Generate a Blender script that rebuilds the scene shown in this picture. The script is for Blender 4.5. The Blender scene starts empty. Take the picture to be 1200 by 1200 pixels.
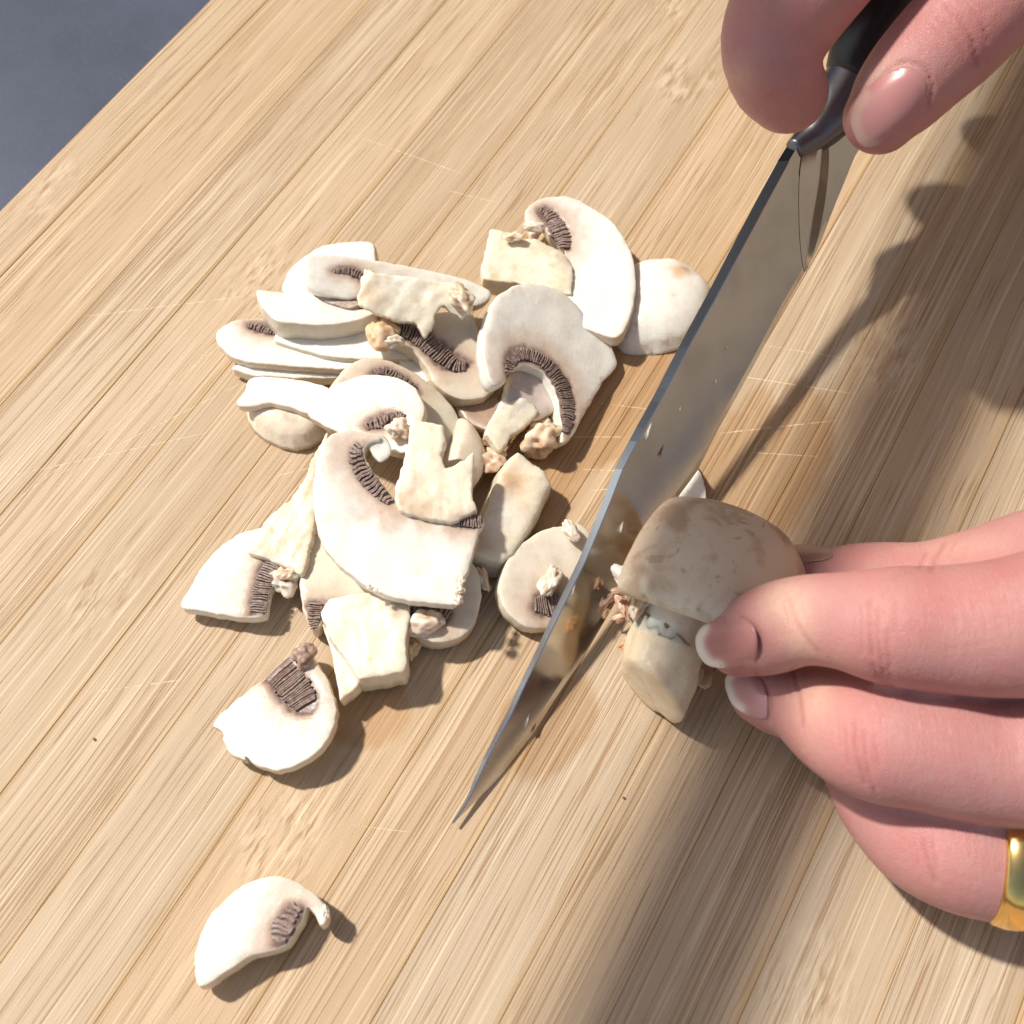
import bpy, bmesh, math, random
import numpy as np
from mathutils import Vector, Matrix, noise
from mathutils.bvhtree import BVHTree
from mathutils.geometry import delaunay_2d_cdt

random.seed(7)
R = math.radians
scene = bpy.context.scene
col = scene.collection
S = 0.001                                   # authored in millimetres

# ------------------------------------------------------------------ camera
F = 1500.0
PHI = math.atan(2715.0 / F)
DIST = 208.0
FWD = np.array([0, math.cos(PHI), -math.sin(PHI)])
UP = np.array([0, math.sin(PHI), math.cos(PHI)])
RT = np.array([1.0, 0, 0])
CAM = -DIST * FWD
cd = bpy.data.cameras.new('camera')
cam = bpy.data.objects.new('camera', cd)
col.objects.link(cam)
cam.location = Vector(CAM * S)
cam.rotation_euler = (R(90) - PHI, 0, 0)
cd.sensor_width = 36.0
cd.lens = 36.0 * F / 1200.0
cd.clip_start = 0.002
cd.clip_end = 50.0
cd.dof.use_dof = True
cd.dof.focus_distance = 0.203
cd.dof.aperture_fstop = 34.0
scene.camera = cam

# ------------------------------------------------------------------ light
SUN_EL = 52.5
SUN_H = np.array([-0.91, 0.42])             # horizontal direction towards the sun
SUN_H = SUN_H / np.linalg.norm(SUN_H)
TO_SUN = np.array([SUN_H[0] * math.cos(R(SUN_EL)), SUN_H[1] * math.cos(R(SUN_EL)), math.sin(R(SUN_EL))])
w = bpy.data.worlds.new('World')
scene.world = w
w.use_nodes = True
nt = w.node_tree
bg = nt.nodes['Background']
sky = nt.nodes.new('ShaderNodeTexSky')
sky.sky_type = 'NISHITA'
sky.sun_disc = False
sky.sun_elevation = R(SUN_EL)
sky.sun_rotation = math.atan2(SUN_H[0], SUN_H[1])
tint = nt.nodes.new('ShaderNodeMix')
tint.data_type = 'RGBA'
tint.blend_type = 'MULTIPLY'
tint.inputs[0].default_value = 1.0
tint.inputs[7].default_value = (1.0, 0.88, 0.75, 1)      # daylight as the warm white balance of the photo sees it
nt.links.new(sky.outputs[0], tint.inputs[6])
nt.links.new(tint.outputs[2], bg.inputs[0])
bg.inputs[1].default_value = 0.135
sl = bpy.data.lights.new('sun', 'SUN')
sl.energy = 4.1
sl.angle = R(3.2)
sl.color = (1.0, 0.945, 0.86)
so = bpy.data.objects.new('sun', sl)
col.objects.link(so)
so.rotation_euler = Vector(TO_SUN).to_track_quat('Z', 'Y').to_euler()
so.location = (-0.6, 0.3, 1.0)
scene.view_settings.view_transform = 'Standard'
scene.view_settings.look = 'None'
scene.view_settings.exposure = 0.25
scene.view_settings.gamma = 1.0


# ------------------------------------------------------------------ geometry helpers
def ray(px, py):
    return FWD + (px - 600.0) / F * RT - (py - 600.0) / F * UP


def P(px, py, z=0.0):
    """point of the scene (mm) seen at a photo position, at height z above the board"""
    d = ray(px, py)
    return CAM + d * ((z - CAM[2]) / d[2])


def proj(co):
    """mm points -> photo positions"""
    q = co - CAM
    zz = q @ FWD
    return np.stack([600 + F * (q @ RT) / zz, 600 - F * (q @ UP) / zz], 1)


def nz(x, y, z=0.0):
    return noise.noise(Vector((x, y, z)))


def mesh_obj(name, verts, faces, mat, parent=None, cols=None, smooth=True, loc=None):
    me = bpy.data.meshes.new(name)
    v = np.asarray(verts, dtype=float)
    o = bpy.data.objects.new(name, me)
    base = np.zeros(3)
    if parent is not None:
        base = np.array(parent['_base'])
        o.parent = parent
    elif loc is not None:
        base = np.array(loc, dtype=float)
        o.location = Vector(base * S)
        o['_base'] = [float(c) for c in base]
    if parent is not None:
        o['_base'] = [float(c) for c in base]
    me.from_pydata([tuple(c) for c in (v - base) * S], [], faces)
    if cols is not None:
        ca = me.color_attributes.new('Col', 'FLOAT_COLOR', 'POINT')
        c4 = np.ones((len(v), 4), dtype=np.float32)
        c4[:, :3] = np.asarray(cols)[:, :3]
        ca.data.foreach_set('color', c4.ravel())
    if smooth:
        me.polygons.foreach_set('use_smooth', [True] * len(me.polygons))
    if mat is not None:
        me.materials.append(mat)
    me.update()
    col.objects.link(o)
    return o


def empty(name, base):
    o = bpy.data.objects.new(name, None)
    o.empty_display_size = 0.005
    o.location = Vector(np.array(base) * S)
    o['_base'] = [float(c) for c in base]
    col.objects.link(o)
    return o


def tag(o, label=None, cat=None, group=None, kind=None):
    if label:
        o['label'] = label
    if cat:
        o['category'] = cat
    if group:
        o['group'] = group
    if kind:
        o['kind'] = kind
    return o


def catmull(pts, step, closed=True):
    pts = np.asarray(pts, dtype=float)
    n = len(pts)
    out = []
    rng = range(n if closed else n - 1)
    for i in rng:
        if closed:
            p0, p1, p2, p3 = pts[(i - 1) % n], pts[i], pts[(i + 1) % n], pts[(i + 2) % n]
        else:
            p0, p1, p2, p3 = pts[max(i - 1, 0)], pts[i], pts[i + 1], pts[min(i + 2, n - 1)]
        L = np.linalg.norm(p2 - p1)
        k = max(1, int(round(L / step)))
        # centripetal-like: clamp the tangents so that corners do not overshoot
        m1 = (p2 - p0) * 0.5
        m2 = (p3 - p1) * 0.5
        for m in (m1, m2):
            lm = np.linalg.norm(m)
            if lm > L:
                m *= L / lm
        for j in range(k):
            t = j / k
            a = 2 * t ** 3 - 3 * t ** 2 + 1
            b = t ** 3 - 2 * t ** 2 + t
            c = -2 * t ** 3 + 3 * t ** 2
            d = t ** 3 - t ** 2
            out.append(a * p1 + b * m1 + c * p2 + d * m2)
    if not closed:
        out.append(pts[-1])
    return np.array(out)


def seg_dist(p, a, b):
    ab = b - a
    t = np.clip(((p - a) @ ab) / max(ab @ ab, 1e-9), 0, 1)
    return np.linalg.norm(p - (a + t[:, None] * ab), axis=1)


def poly_dist(p, poly, closed=True):
    d = np.full(len(p), 1e9)
    n = len(poly)
    for i in range(n if closed else n - 1):
        d = np.minimum(d, seg_dist(p, poly[i], poly[(i + 1) % n]))
    return d


def inside(p, poly):
    x, y = p[:, 0], p[:, 1]
    r = np.zeros(len(p), bool)
    n = len(poly)
    for i in range(n):
        x1, y1 = poly[i]
        x2, y2 = poly[(i + 1) % n]
        c = (y1 > y) != (y2 > y)
        if abs(y2 - y1) > 1e-12:
            r ^= c & (x < (x2 - x1) * (y - y1) / (y2 - y1) + x1)
    return r


# ------------------------------------------------------------------ materials
class NT:
    def __init__(self, name):
        self.m = bpy.data.materials.new(name)
        self.m.use_nodes = True
        self.t = self.m.node_tree
        self.b = self.t.nodes['Principled BSDF']

    def n(self, typ, **kw):
        o = self.t.nodes.new(typ)
        for k, v in kw.items():
            setattr(o, k, v)
        return o

    def l(self, a, b):
        self.t.links.new(a, b)

    def val(self, sock, v):
        if hasattr(v, 'is_linked') or isinstance(v, bpy.types.NodeSocket):
            self.l(v, sock)
        else:
            sock.default_value = v

    def math(self, op, a, b=0.0, c=None, clamp=False):
        o = self.n('ShaderNodeMath', operation=op)
        o.use_clamp = clamp
        self.val(o.inputs[0], a)
        self.val(o.inputs[1], b)
        if c is not None:
            self.val(o.inputs[2], c)
        return o.outputs[0]

    def mix(self, f, a, b, mode='MIX'):
        o = self.n('ShaderNodeMix', data_type='RGBA', blend_type=mode)
        self.val(o.inputs[0], f)
        for s, v in ((o.inputs[6], a), (o.inputs[7], b)):
            if isinstance(v, tuple):
                s.default_value = (v[0], v[1], v[2], 1)
            else:
                self.l(v, s)
        return o.outputs[2]

    def ramp(self, v, lo, hi):
        o = self.n('ShaderNodeMapRange')
        o.interpolation_type = 'SMOOTHSTEP'
        self.l(v, o.inputs[0])
        o.inputs[1].default_value = lo
        o.inputs[2].default_value = hi
        return o.outputs[0]

    def mapping(self, vec, scale=(1, 1, 1), loc=(0, 0, 0)):
        o = self.n('ShaderNodeMapping')
        self.l(vec, o.inputs[0])
        o.inputs['Scale'].default_value = scale
        o.inputs['Location'].default_value = loc
        return o.outputs[0]

    def noise(self, vec, scale, detail=3.0, rough=0.55, dist=0.0):
        o = self.n('ShaderNodeTexNoise')
        self.l(vec, o.inputs['Vector'])
        o.inputs['Scale'].default_value = scale
        o.inputs['Detail'].default_value = detail
        o.inputs['Roughness'].default_value = rough
        o.inputs['Distortion'].default_value = dist
        return o.outputs[0]

    def bump(self, h, strength, dist):
        o = self.n('ShaderNodeBump')
        o.inputs['Strength'].default_value = strength
        o.inputs['Distance'].default_value = dist
        self.l(h, o.inputs['Height'])
        self.l(o.outputs[0], self.b.inputs['Normal'])
        return o

    def set(self, **kw):
        for k, v in kw.items():
            s = self.b.inputs[k.replace('_', ' ')]
            if isinstance(v, bpy.types.NodeSocket):
                self.l(v, s)
            else:
                s.default_value = v


def flesh_material(name, bump=0.35, sss=0.35, rough=0.5, fine=1.0, mottle=0.10):
    k = NT(name)
    at = k.n('ShaderNodeAttribute', attribute_name='Col')
    tc = k.n('ShaderNodeTexCoord').outputs['Object']
    n1 = k.noise(tc, 420, 4, 0.6)
    n2 = k.noise(tc, 1900 * fine, 3, 0.6)
    c = k.mix(k.math('MULTIPLY', k.ramp(n1, 0.45, 0.75), mottle * 3), at.outputs['Color'], (0.62, 0.47, 0.32), 'MULTIPLY')
    c = k.mix(k.math('MULTIPLY', k.ramp(n2, 0.3, 0.7), mottle), c, (1.0, 0.97, 0.93))
    k.set(Base_Color=c, Roughness=rough, Subsurface_Weight=sss, Subsurface_Scale=0.0016)
    k.b.inputs['Subsurface Radius'].default_value = (1.0, 0.62, 0.4)
    k.b.inputs['Specular IOR Level'].default_value = 0.45
    drag = k.noise(k.mapping(tc, (260, 1900, 700)), 1.0, 2, 0.5, 0.3)
    h = k.math('ADD', k.math('MULTIPLY', n1, 1.0), k.math('MULTIPLY', n2, 0.35))
    h = k.math('ADD', h, k.math('MULTIPLY', drag, 0.35))
    k.bump(h, bump, 0.0006)
    return k.m


M_FLESH = flesh_material('mushroom_flesh', 0.20, 0.4, 0.37, 1.0, 0.07)
M_STEM = flesh_material('mushroom_stem', 0.25, 0.6, 0.40, 0.8, 0.10)
M_GILL = flesh_material('mushroom_gills', 0.4, 0.3, 0.5, 1.0, 0.2)


def cap_skin_material():
    k = NT('mushroom_cap_skin')
    at = k.n('ShaderNodeAttribute', attribute_name='Col')
    tc = k.n('ShaderNodeTexCoord').outputs['Object']
    n1 = k.noise(tc, 170, 4, 0.55, 0.2)
    n2 = k.noise(k.mapping(tc, (1, 1.5, 1)), 380, 4, 0.6, 0.8)
    n3 = k.noise(tc, 2200, 2)
    c = k.mix(k.math('MULTIPLY', k.ramp(n1, 0.47, 0.64), 0.55), at.outputs['Color'], (0.50, 0.36, 0.22), 'MULTIPLY')
    sc = k.ramp(n2, 0.605, 0.68)
    c = k.mix(k.math('MULTIPLY', sc, 0.5), c, (0.34, 0.215, 0.115))
    k.set(Base_Color=c, Roughness=0.5, Subsurface_Weight=0.2, Subsurface_Scale=0.0015)
    k.b.inputs['Specular IOR Level'].default_value = 0.3
    h = k.math('SUBTRACT', k.math('ADD', n1, k.math('MULTIPLY', n3, 0.12)), k.math('MULTIPLY', sc, 0.5))
    k.bump(h, 0.4, 0.0006)
    return k.m


M_CAP = cap_skin_material()

GA = math.atan2(3102, 1758)                 # direction of the bamboo grain on the board
GU = np.array([math.cos(GA), math.sin(GA), 0])
GV = np.array([math.sin(GA), -math.cos(GA), 0])


def uv_of(px, py):
    p = P(px, py)
    return (p @ GU, p @ GV)


def bamboo_material():
    k = NT('bamboo')
    tc = k.n('ShaderNodeTexCoord').outputs['Object']          # x along grain, y across, metres
    oi = k.n('ShaderNodeObjectInfo').outputs['Random']
    comb = k.n('ShaderNodeCombineXYZ')
    k.l(k.math('MULTIPLY', oi, 3.1), comb.inputs[0])
    k.l(k.math('MULTIPLY', oi, 7.7), comb.inputs[2])
    ad = k.n('ShaderNodeVectorMath', operation='ADD')
    k.l(tc, ad.inputs[0])
    k.l(comb.outputs[0], ad.inputs[1])
    # slight waviness of the fibres
    wav = k.noise(k.mapping(ad.outputs[0], (14, 30, 1)), 1.0, 2)
    wv = k.n('ShaderNodeCombineXYZ')
    k.l(k.math('MULTIPLY', k.math('SUBTRACT', wav, 0.5), 0.0022), wv.inputs[1])
    ad2 = k.n('ShaderNodeVectorMath', operation='ADD')
    k.l(ad.outputs[0], ad2.inputs[0])
    k.l(wv.outputs[0], ad2.inputs[1])
    q = ad2.outputs[0]
    # node (knuckle) patches
    sp = k.n('ShaderNodeSeparateXYZ')
    k.l(tc, sp.inputs[0])
    U, V = sp.outputs[0], k.math('MULTIPLY', sp.outputs[1], -1.0)
    mask = None
    for (px, py, ru, rv) in NODES:
        u0, v0 = uv_of(px, py)
        a = k.math('MULTIPLY', k.math('SUBTRACT', U, u0 * S), 1.0 / (ru * S))
        b = k.math('MULTIPLY', k.math('SUBTRACT', V, v0 * S), 1.0 / (rv * S))
        d = k.math('ADD', k.math('MULTIPLY', a, a), k.math('MULTIPLY', b, b))
        m = k.math('SUBTRACT', 1.0, d, clamp=True)
        mask = m if mask is None else k.math('MAXIMUM', mask, m)
    nodem = k.math('MULTIPLY', k.ramp(mask, 0.0, 0.9), k.ramp(k.noise(k.mapping(tc, (160, 200, 1)), 1.0, 2), 0.30, 0.62))
    # fibre streaks
    f1 = k.noise(k.mapping(q, (7, 2700, 1)), 1.0, 2, 0.55)       # long fine lines
    f2 = k.noise(k.mapping(q, (60, 2900, 1)), 1.0, 1, 0.5)       # dashes
    f3 = k.noise(k.mapping(q, (5, 300, 1)), 1.0, 3, 0.6)         # broad bands
    f4 = k.noise(k.mapping(q, (230, 1250, 1)), 1.0, 2, 0.5, 0.25)  # short stubs at the nodes
    dens = k.noise(k.mapping(q, (12, 110, 1)), 1.0, 2)           # where dark fibres crowd
    oi2 = k.math('FRACT', k.math('MULTIPLY', oi, 17.31))
    lo = k.math('SUBTRACT', k.math('ADD', 0.645, k.math('MULTIPLY', oi2, 0.06)), k.math('MULTIPLY', dens, 0.22))
    d1 = k.math('MULTIPLY', k.math('SUBTRACT', f1, lo), 8.0, clamp=True)
    d2 = k.math('MULTIPLY', k.math('SUBTRACT', f2, k.math('ADD', lo, 0.05)), 9.0, clamp=True)
    d4 = k.math('MULTIPLY', k.math('SUBTRACT', f4, 0.52), 9.0, clamp=True)
    lines = k.math('MAXIMUM', k.math('MULTIPLY', d1, 0.8), d2)
    lines = k.math('MULTIPLY', lines, k.math('SUBTRACT', 1.0, k.math('MULTIPLY', nodem, 0.75)))
    lines = k.math('MAXIMUM', lines, k.math('MULTIPLY', d4, nodem))
    pale = k.ramp(k.noise(k.mapping(q, (26, 2600, 1)), 1.0, 1), 0.55, 0.7)
    base = k.mix(k.ramp(f3, 0.3, 0.7), (0.58, 0.455, 0.325), (0.50, 0.375, 0.25))
    base = k.mix(k.math('MULTIPLY', pale, 0.6), base, (0.76, 0.63, 0.45))
    tint = k.mix(oi, (1.05, 0.97, 0.87), (0.93, 0.95, 0.97))
    tint = k.mix(k.math('MULTIPLY', oi2, 0.5), tint, (0.90, 0.82, 0.70), 'MULTIPLY')
    base = k.mix(1.0, base, tint, 'MULTIPLY')
    c = k.mix(k.math('MULTIPLY', lines, 0.74), base, (0.32, 0.185, 0.085))
    lt = k.math('MULTIPLY', k.ramp(k.math('SUBTRACT', 1.0, f4), 0.50, 0.62), nodem)
    c = k.mix(k.math('MULTIPLY', lt, 0.35), c, (0.78, 0.65, 0.45))
    # orange glue-line fibres along some strip edges
    ed = k.n('ShaderNodeAttribute', attribute_name='Col')
    edge = k.math('MULTIPLY', ed.outputs['Fac'], k.ramp(k.noise(k.mapping(q, (8, 60, 1)), 1.0, 1), 0.25, 0.5))
    c = k.mix(k.math('MULTIPLY', edge, 0.64), c, (0.47, 0.30, 0.13))
    # damp patches near the cut mushrooms
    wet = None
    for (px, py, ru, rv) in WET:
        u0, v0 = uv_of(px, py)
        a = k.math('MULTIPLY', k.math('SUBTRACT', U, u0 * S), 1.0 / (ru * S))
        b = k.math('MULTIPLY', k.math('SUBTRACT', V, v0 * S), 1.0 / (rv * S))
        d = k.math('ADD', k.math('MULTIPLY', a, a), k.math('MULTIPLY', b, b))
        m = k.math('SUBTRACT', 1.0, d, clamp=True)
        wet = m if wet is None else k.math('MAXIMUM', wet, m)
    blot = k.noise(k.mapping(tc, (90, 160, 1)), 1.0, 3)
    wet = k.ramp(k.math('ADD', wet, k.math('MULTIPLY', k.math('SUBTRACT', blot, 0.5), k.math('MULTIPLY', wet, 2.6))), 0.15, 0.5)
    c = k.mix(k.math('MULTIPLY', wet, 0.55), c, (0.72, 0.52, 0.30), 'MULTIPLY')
    # general faint staining
    st = k.noise(k.mapping(tc, (25, 40, 1)), 1.0, 3)
    c = k.mix(k.math('MULTIPLY', k.ramp(st, 0.45, 0.75), 0.22), c, (0.80, 0.72, 0.60), 'MULTIPLY')
    # knife cuts
    cut = None
    for (x1, y1, x2, y2, wd) in CUTS:
        a, b = np.array(uv_of(x1, y1)), np.array(uv_of(x2, y2))
        ab = b - a
        L = np.linalg.norm(ab)
        t = ab / L
        du = k.math('SUBTRACT', U, a[0] * S)
        dv = k.math('SUBTRACT', V, a[1] * S)
        al = k.math('ADD', k.math('MULTIPLY', du, t[0]), k.math('MULTIPLY', dv, t[1]))
        ac = k.math('ABSOLUTE', k.math('ADD', k.math('MULTIPLY', du, -t[1]), k.math('MULTIPLY', dv, t[0])))
        m = k.math('SUBTRACT', 1.0, k.math('MULTIPLY', ac, 1.0 / (wd * S)), clamp=True)
        fade = k.math('SUBTRACT', 1.0, k.math('ABSOLUTE', k.math('SUBTRACT', k.math('MULTIPLY', al, 2.0 / (L * S)), 1.0)), clamp=True)
        m = k.math('MULTIPLY', m, k.math('MULTIPLY', fade, 4.0, clamp=True))
        cut = m if cut is None else k.math('MAXIMUM', cut, m)
    cutn = k.math('MULTIPLY', cut, k.ramp(k.noise(k.mapping(tc, (700, 700, 1)), 1.0, 2), 0.35, 0.55))
    c = k.mix(k.math('MULTIPLY', cutn, 0.8), c, (0.85, 0.70, 0.46))
    k.set(Base_Color=c, Roughness=k.math('SUBTRACT', 0.55, k.math('MULTIPLY', wet, 0.15)))
    k.b.inputs['Specular IOR Level'].default_value = 0.35
    h = k.math('SUBTRACT', k.math('MULTIPLY', k.noise(k.mapping(q, (40, 3000, 1)), 1.0, 2), 0.35), k.math('MULTIPLY', lines, 0.8))
    h = k.math('ADD', h, k.math('MULTIPLY', k.math('MULTIPLY', f4, nodem), 0.8))
    h = k.math('SUBTRACT', h, k.math('MULTIPLY', cutn, 0.6))
    k.bump(h, 0.45, 0.00028)
    return k.m


NODES = [(300, 325, 11, 7), (1040, 415, 11, 8.5), (330, 985, 9, 8.5), (118, 700, 9, 7), (805, 92, 10, 8), (950, 1150, 9, 8),
         (790, 2, 8, 7), (55, 225, 12, 5.5), (640, 1120, 0.1, 0.1)]
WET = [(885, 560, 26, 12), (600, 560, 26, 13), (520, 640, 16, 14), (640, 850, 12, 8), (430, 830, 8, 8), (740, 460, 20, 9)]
CUTS = [(90, 372, 300, 345, .16), (100, 812, 215, 796, .16), (850, 438, 1005, 462, .16), (840, 508, 985, 492, .16), (420, 160, 545, 205, .14),
        (0, 560, 250, 505, .13), (0, 600, 330, 350, .12), (600, 352, 720, 372, .12), (650, 512, 740, 512, .13), (700, 472, 780, 482, .13),
        (870, 400, 990, 420, .12), (880, 530, 960, 535, .13), (520, 222, 585, 238, .13), (60, 560, 300, 440, .12), (310, 560, 400, 540, .12),
        (680, 550, 760, 553, .14), (690, 575, 745, 570, .13), (400, 965, 480, 975, .12)]
M_BAMBOO = bamboo_material()


def simple(name, colr, rough=0.5, metal=0.0, nscale=300, namp=0.2, bump=0.1, dist=0.0003, spec=0.5):
    k = NT(name)
    tc = k.n('ShaderNodeTexCoord').outputs['Object']
    n1 = k.noise(tc, nscale, 4)
    c = k.mix(k.math('MULTIPLY', k.ramp(n1, 0.3, 0.7), namp), colr, tuple(x * 0.55 for x in colr))
    k.set(Base_Color=c, Roughness=rough, Metallic=metal)
    k.b.inputs['Specular IOR Level'].default_value = spec
    k.bump(n1, bump, dist)
    return k.m


def counter_material():
    k = NT('slate_counter')
    tc = k.n('ShaderNodeTexCoord').outputs['Object']
    n1 = k.noise(tc, 22, 5, 0.6)
    n2 = k.noise(tc, 900, 3)
    c = k.mix(k.ramp(n1, 0.3, 0.7), (0.036, 0.047, 0.080), (0.060, 0.075, 0.118))
    c = k.mix(k.math('MULTIPLY', k.ramp(n2, 0.55, 0.75), 0.25), c, (0.11, 0.125, 0.16))
    k.set(Base_Color=c, Roughness=0.6)
    k.bump(n2, 0.15, 0.0003)
    return k.m


def steel_material():
    k = NT('blade_steel')
    tc = k.n('ShaderNodeTexCoord').outputs['Object']
    n1 = k.noise(tc, 90, 4)
    n2 = k.noise(tc, 3000, 2)
    c = k.mix(k.ramp(n1, 0.4, 0.7), (0.60, 0.59, 0.58), (0.53, 0.52, 0.50))
    # wet starchy film left by the mushrooms
    film = k.math('MULTIPLY', k.ramp(k.noise(tc, 120, 4, 0.5, 0.3), 0.45, 0.75), 0.16)
    c = k.mix(film, c, (0.44, 0.40, 0.35))
    k.set(Base_Color=c, Metallic=1.0, Roughness=k.math('ADD', k.math('ADD', 0.07, k.math('MULTIPLY', n1, 0.08)), k.math('MULTIPLY', film, 0.5)))
    k.bump(n2, 0.02, 0.0001)
    return k.m


M_STEEL = steel_material()
M_SPINE = simple('spine_steel', (0.50, 0.51, 0.54), 0.24, 1.0, 400, 0.08, 0.03)
M_BOLSTER = simple('bolster_steel', (0.19, 0.19, 0.205), 0.38, 1.0, 200, 0.1, 0.02)
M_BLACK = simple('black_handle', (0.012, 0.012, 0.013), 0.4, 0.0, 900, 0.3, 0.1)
M_GOLD = simple('gold', (0.83, 0.56, 0.20), 0.14, 1.0, 700, 0.12, 0.05, 0.0002)
M_WALL2 = simple('warm_wall_paint', (0.34, 0.27, 0.20), 0.7)
M_WALL = simple('wall_paint', (0.06, 0.065, 0.08), 0.7)
M_NAIL = None

# ------------------------------------------------------------------ setting: counter, walls, bar added to cast a shadow
zc = -16.0
cnt = mesh_obj('counter', [(-1500, -900, zc), (1500, -900, zc), (1500, 1100, zc), (-1500, 1100, zc),
                           (-1500, -900, zc - 40), (1500, -900, zc - 40), (1500, 1100, zc - 40), (-1500, 1100, zc - 40)],
               [(0, 1, 2, 3), (7, 6, 5, 4), (0, 4, 5, 1), (1, 5, 6, 2), (2, 6, 7, 3), (3, 7, 4, 0)], counter_material(), smooth=False, loc=(0, 0, zc))
tag(cnt, 'dark slate blue kitchen counter under the bamboo board', 'counter', kind='structure')


def box_between(a, b, hw, hh, side):
    """bar from a to b; half width hw along side, half height hh along the third axis"""
    a, b = np.array(a, float), np.array(b, float)
    d = (b - a) / np.linalg.norm(b - a)
    s = side - d * (side @ d)
    s /= np.linalg.norm(s)
    t = np.cross(d, s)
    v = [p + i * hw * s + j * hh * t for p in (a, b) for i, j in ((-1, -1), (1, -1), (1, 1), (-1, 1))]
    return v, [(3, 2, 1, 0), (4, 5, 6, 7), (0, 1, 5, 4), (1, 2, 6, 5), (2, 3, 7, 6), (3, 0, 4, 7)]


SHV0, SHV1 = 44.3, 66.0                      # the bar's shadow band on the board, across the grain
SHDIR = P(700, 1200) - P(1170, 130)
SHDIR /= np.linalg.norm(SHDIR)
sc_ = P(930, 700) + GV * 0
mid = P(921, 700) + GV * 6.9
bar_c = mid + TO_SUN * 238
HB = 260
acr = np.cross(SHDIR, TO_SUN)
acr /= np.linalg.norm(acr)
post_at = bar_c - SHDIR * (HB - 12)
shade_bar = empty('added_shadow_bar', (post_at[0], post_at[1], zc))  # bar and post added out of view to throw the soft shadow band
tag(shade_bar, 'unseen black bar on a post, added to cast the shadow band on the board', 'added shadow bar')
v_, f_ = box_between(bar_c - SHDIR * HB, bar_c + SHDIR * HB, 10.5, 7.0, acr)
mesh_obj('arm', v_, f_, M_BLACK, shade_bar, smooth=False)
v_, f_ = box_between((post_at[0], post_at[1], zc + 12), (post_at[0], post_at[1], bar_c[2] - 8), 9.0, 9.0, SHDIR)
mesh_obj('post', v_, f_, M_BLACK, shade_bar, smooth=False)
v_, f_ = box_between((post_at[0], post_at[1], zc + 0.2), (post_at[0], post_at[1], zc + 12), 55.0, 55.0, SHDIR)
mesh_obj('foot', v_, f_, M_BLACK, shade_bar, smooth=False)
v_ = [(x, y, z) for y in (1020, 1080) for x, z in ((-1000, zc), (1490, zc), (1490, 1500), (-1000, 1500))]
kw = mesh_obj('wall', v_, [(0, 1, 2, 3), (7, 6, 5, 4), (0, 4, 5, 1), (1, 5, 6, 2), (2, 6, 7, 3), (3, 7, 4, 0)], M_WALL, smooth=False, loc=(0, 1020, zc))
tag(kw, 'dark grey kitchen wall behind the counter', 'wall', kind='structure')

v_ = [(x, y, z) for x in (900, 960) for y, z in ((-880, zc), (1010, zc), (1010, 1500), (-880, 1500))]
kw = mesh_obj('wall', v_, [(3, 2, 1, 0), (4, 5, 6, 7), (4, 0, 1, 5), (5, 1, 2, 6), (6, 2, 3, 7), (7, 3, 0, 4)], M_WALL2, smooth=False, loc=(900, 0, zc))
tag(kw, 'brown kitchen wall to the side of the counter', 'wall', kind='structure')

# ------------------------------------------------------------------ cutting board
board = bpy.data.objects.new('cutting_board', None)
board.empty_display_size = 0.01
board.location = (0, 0, zc * S)
board.rotation_euler = (0, 0, GA)
board['_base'] = [0.0, 0.0, 0.0]
col.objects.link(board)
tag(board, 'pale bamboo cutting board of glued strips with fine dark grain', 'cutting board')
SEAMS = [-115.7, -104.5, -86, -72, -57, -41.5, -26, -10, 7.5, 22, 36.9, 49.3, 64.5, 80.5, 96.7, 112, 127, 143, 158]
U0, U1 = -170.0, 235.0
rs = random.Random(3)
for i in range(len(SEAMS) - 1):
    a, b = SEAMS[i], SEAMS[i + 1]
    first = i == 0
    top = -zc + rs.uniform(-0.05, 0.0)
    ch = 1.2 if first else 0.10
    prof = [(a + 0.02, 0.0), (a + 0.02, top - ch), (a + 0.02 + ch, top), (a + 0.9, top), (b - 1.3, top), (b - 0.12, top), (b - 0.02, top - 0.10), (b - 0.02, 0.0)]
    if first:
        prof[1] = (a + 0.02, top - 1.4)
        prof[2] = (a + 0.5, top - 0.45)
        prof[3] = (a + 1.5, top)
    nu = 2
    vs, cs, fs = [], [], []
    for j in range(nu):
        u = U0 + (U1 - U0) * j / (nu - 1)
        for q, (vv, zz) in enumerate(prof):
            vs.append((u, -vv, zz))          # board-local y is -v
            ec = 1.0 if q in (5, 6) else (0.8 if (q in (1, 2) and rs.random() < 0.5) else 0.0)
            cs.append((ec, ec, ec))
    n = len(prof)
    for q in range(n):
        fs.append((q, (q + 1) % n, n + (q + 1) % n, n + q))
    fs.append(tuple(range(n))[::-1])
    fs.append(tuple(range(n, 2 * n)))
    # local axes: x along the grain, y = -v
    me = bpy.data.meshes.new('bamboo_strip')
    me.from_pydata([(x * S, y * S, z * S) for x, y, z in vs], [], fs)
    ca = me.color_attributes.new('Col', 'FLOAT_COLOR', 'POINT')
    c4 = np.ones((len(vs), 4), np.float32)
    c4[:, :3] = cs
    ca.data.foreach_set('color', c4.ravel())
    me.materials.append(M_BAMBOO)
    o = bpy.data.objects.new('bamboo_strip', me)
    o.parent = board
    col.objects.link(o)

# ------------------------------------------------------------------ mushroom slices
WHITE = np.array((0.86, 0.83, 0.75))
CREAM = np.array((0.76, 0.68, 0.54))
SKIN = np.array((0.70, 0.60, 0.46))
TAN = np.array((0.60, 0.47, 0.33))
STEMC = np.array((0.80, 0.73, 0.565))
HALO = np.array((0.42, 0.27, 0.19))
GILL = np.array((0.185, 0.112, 0.088))
RUST = np.array((0.50, 0.29, 0.13))


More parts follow.
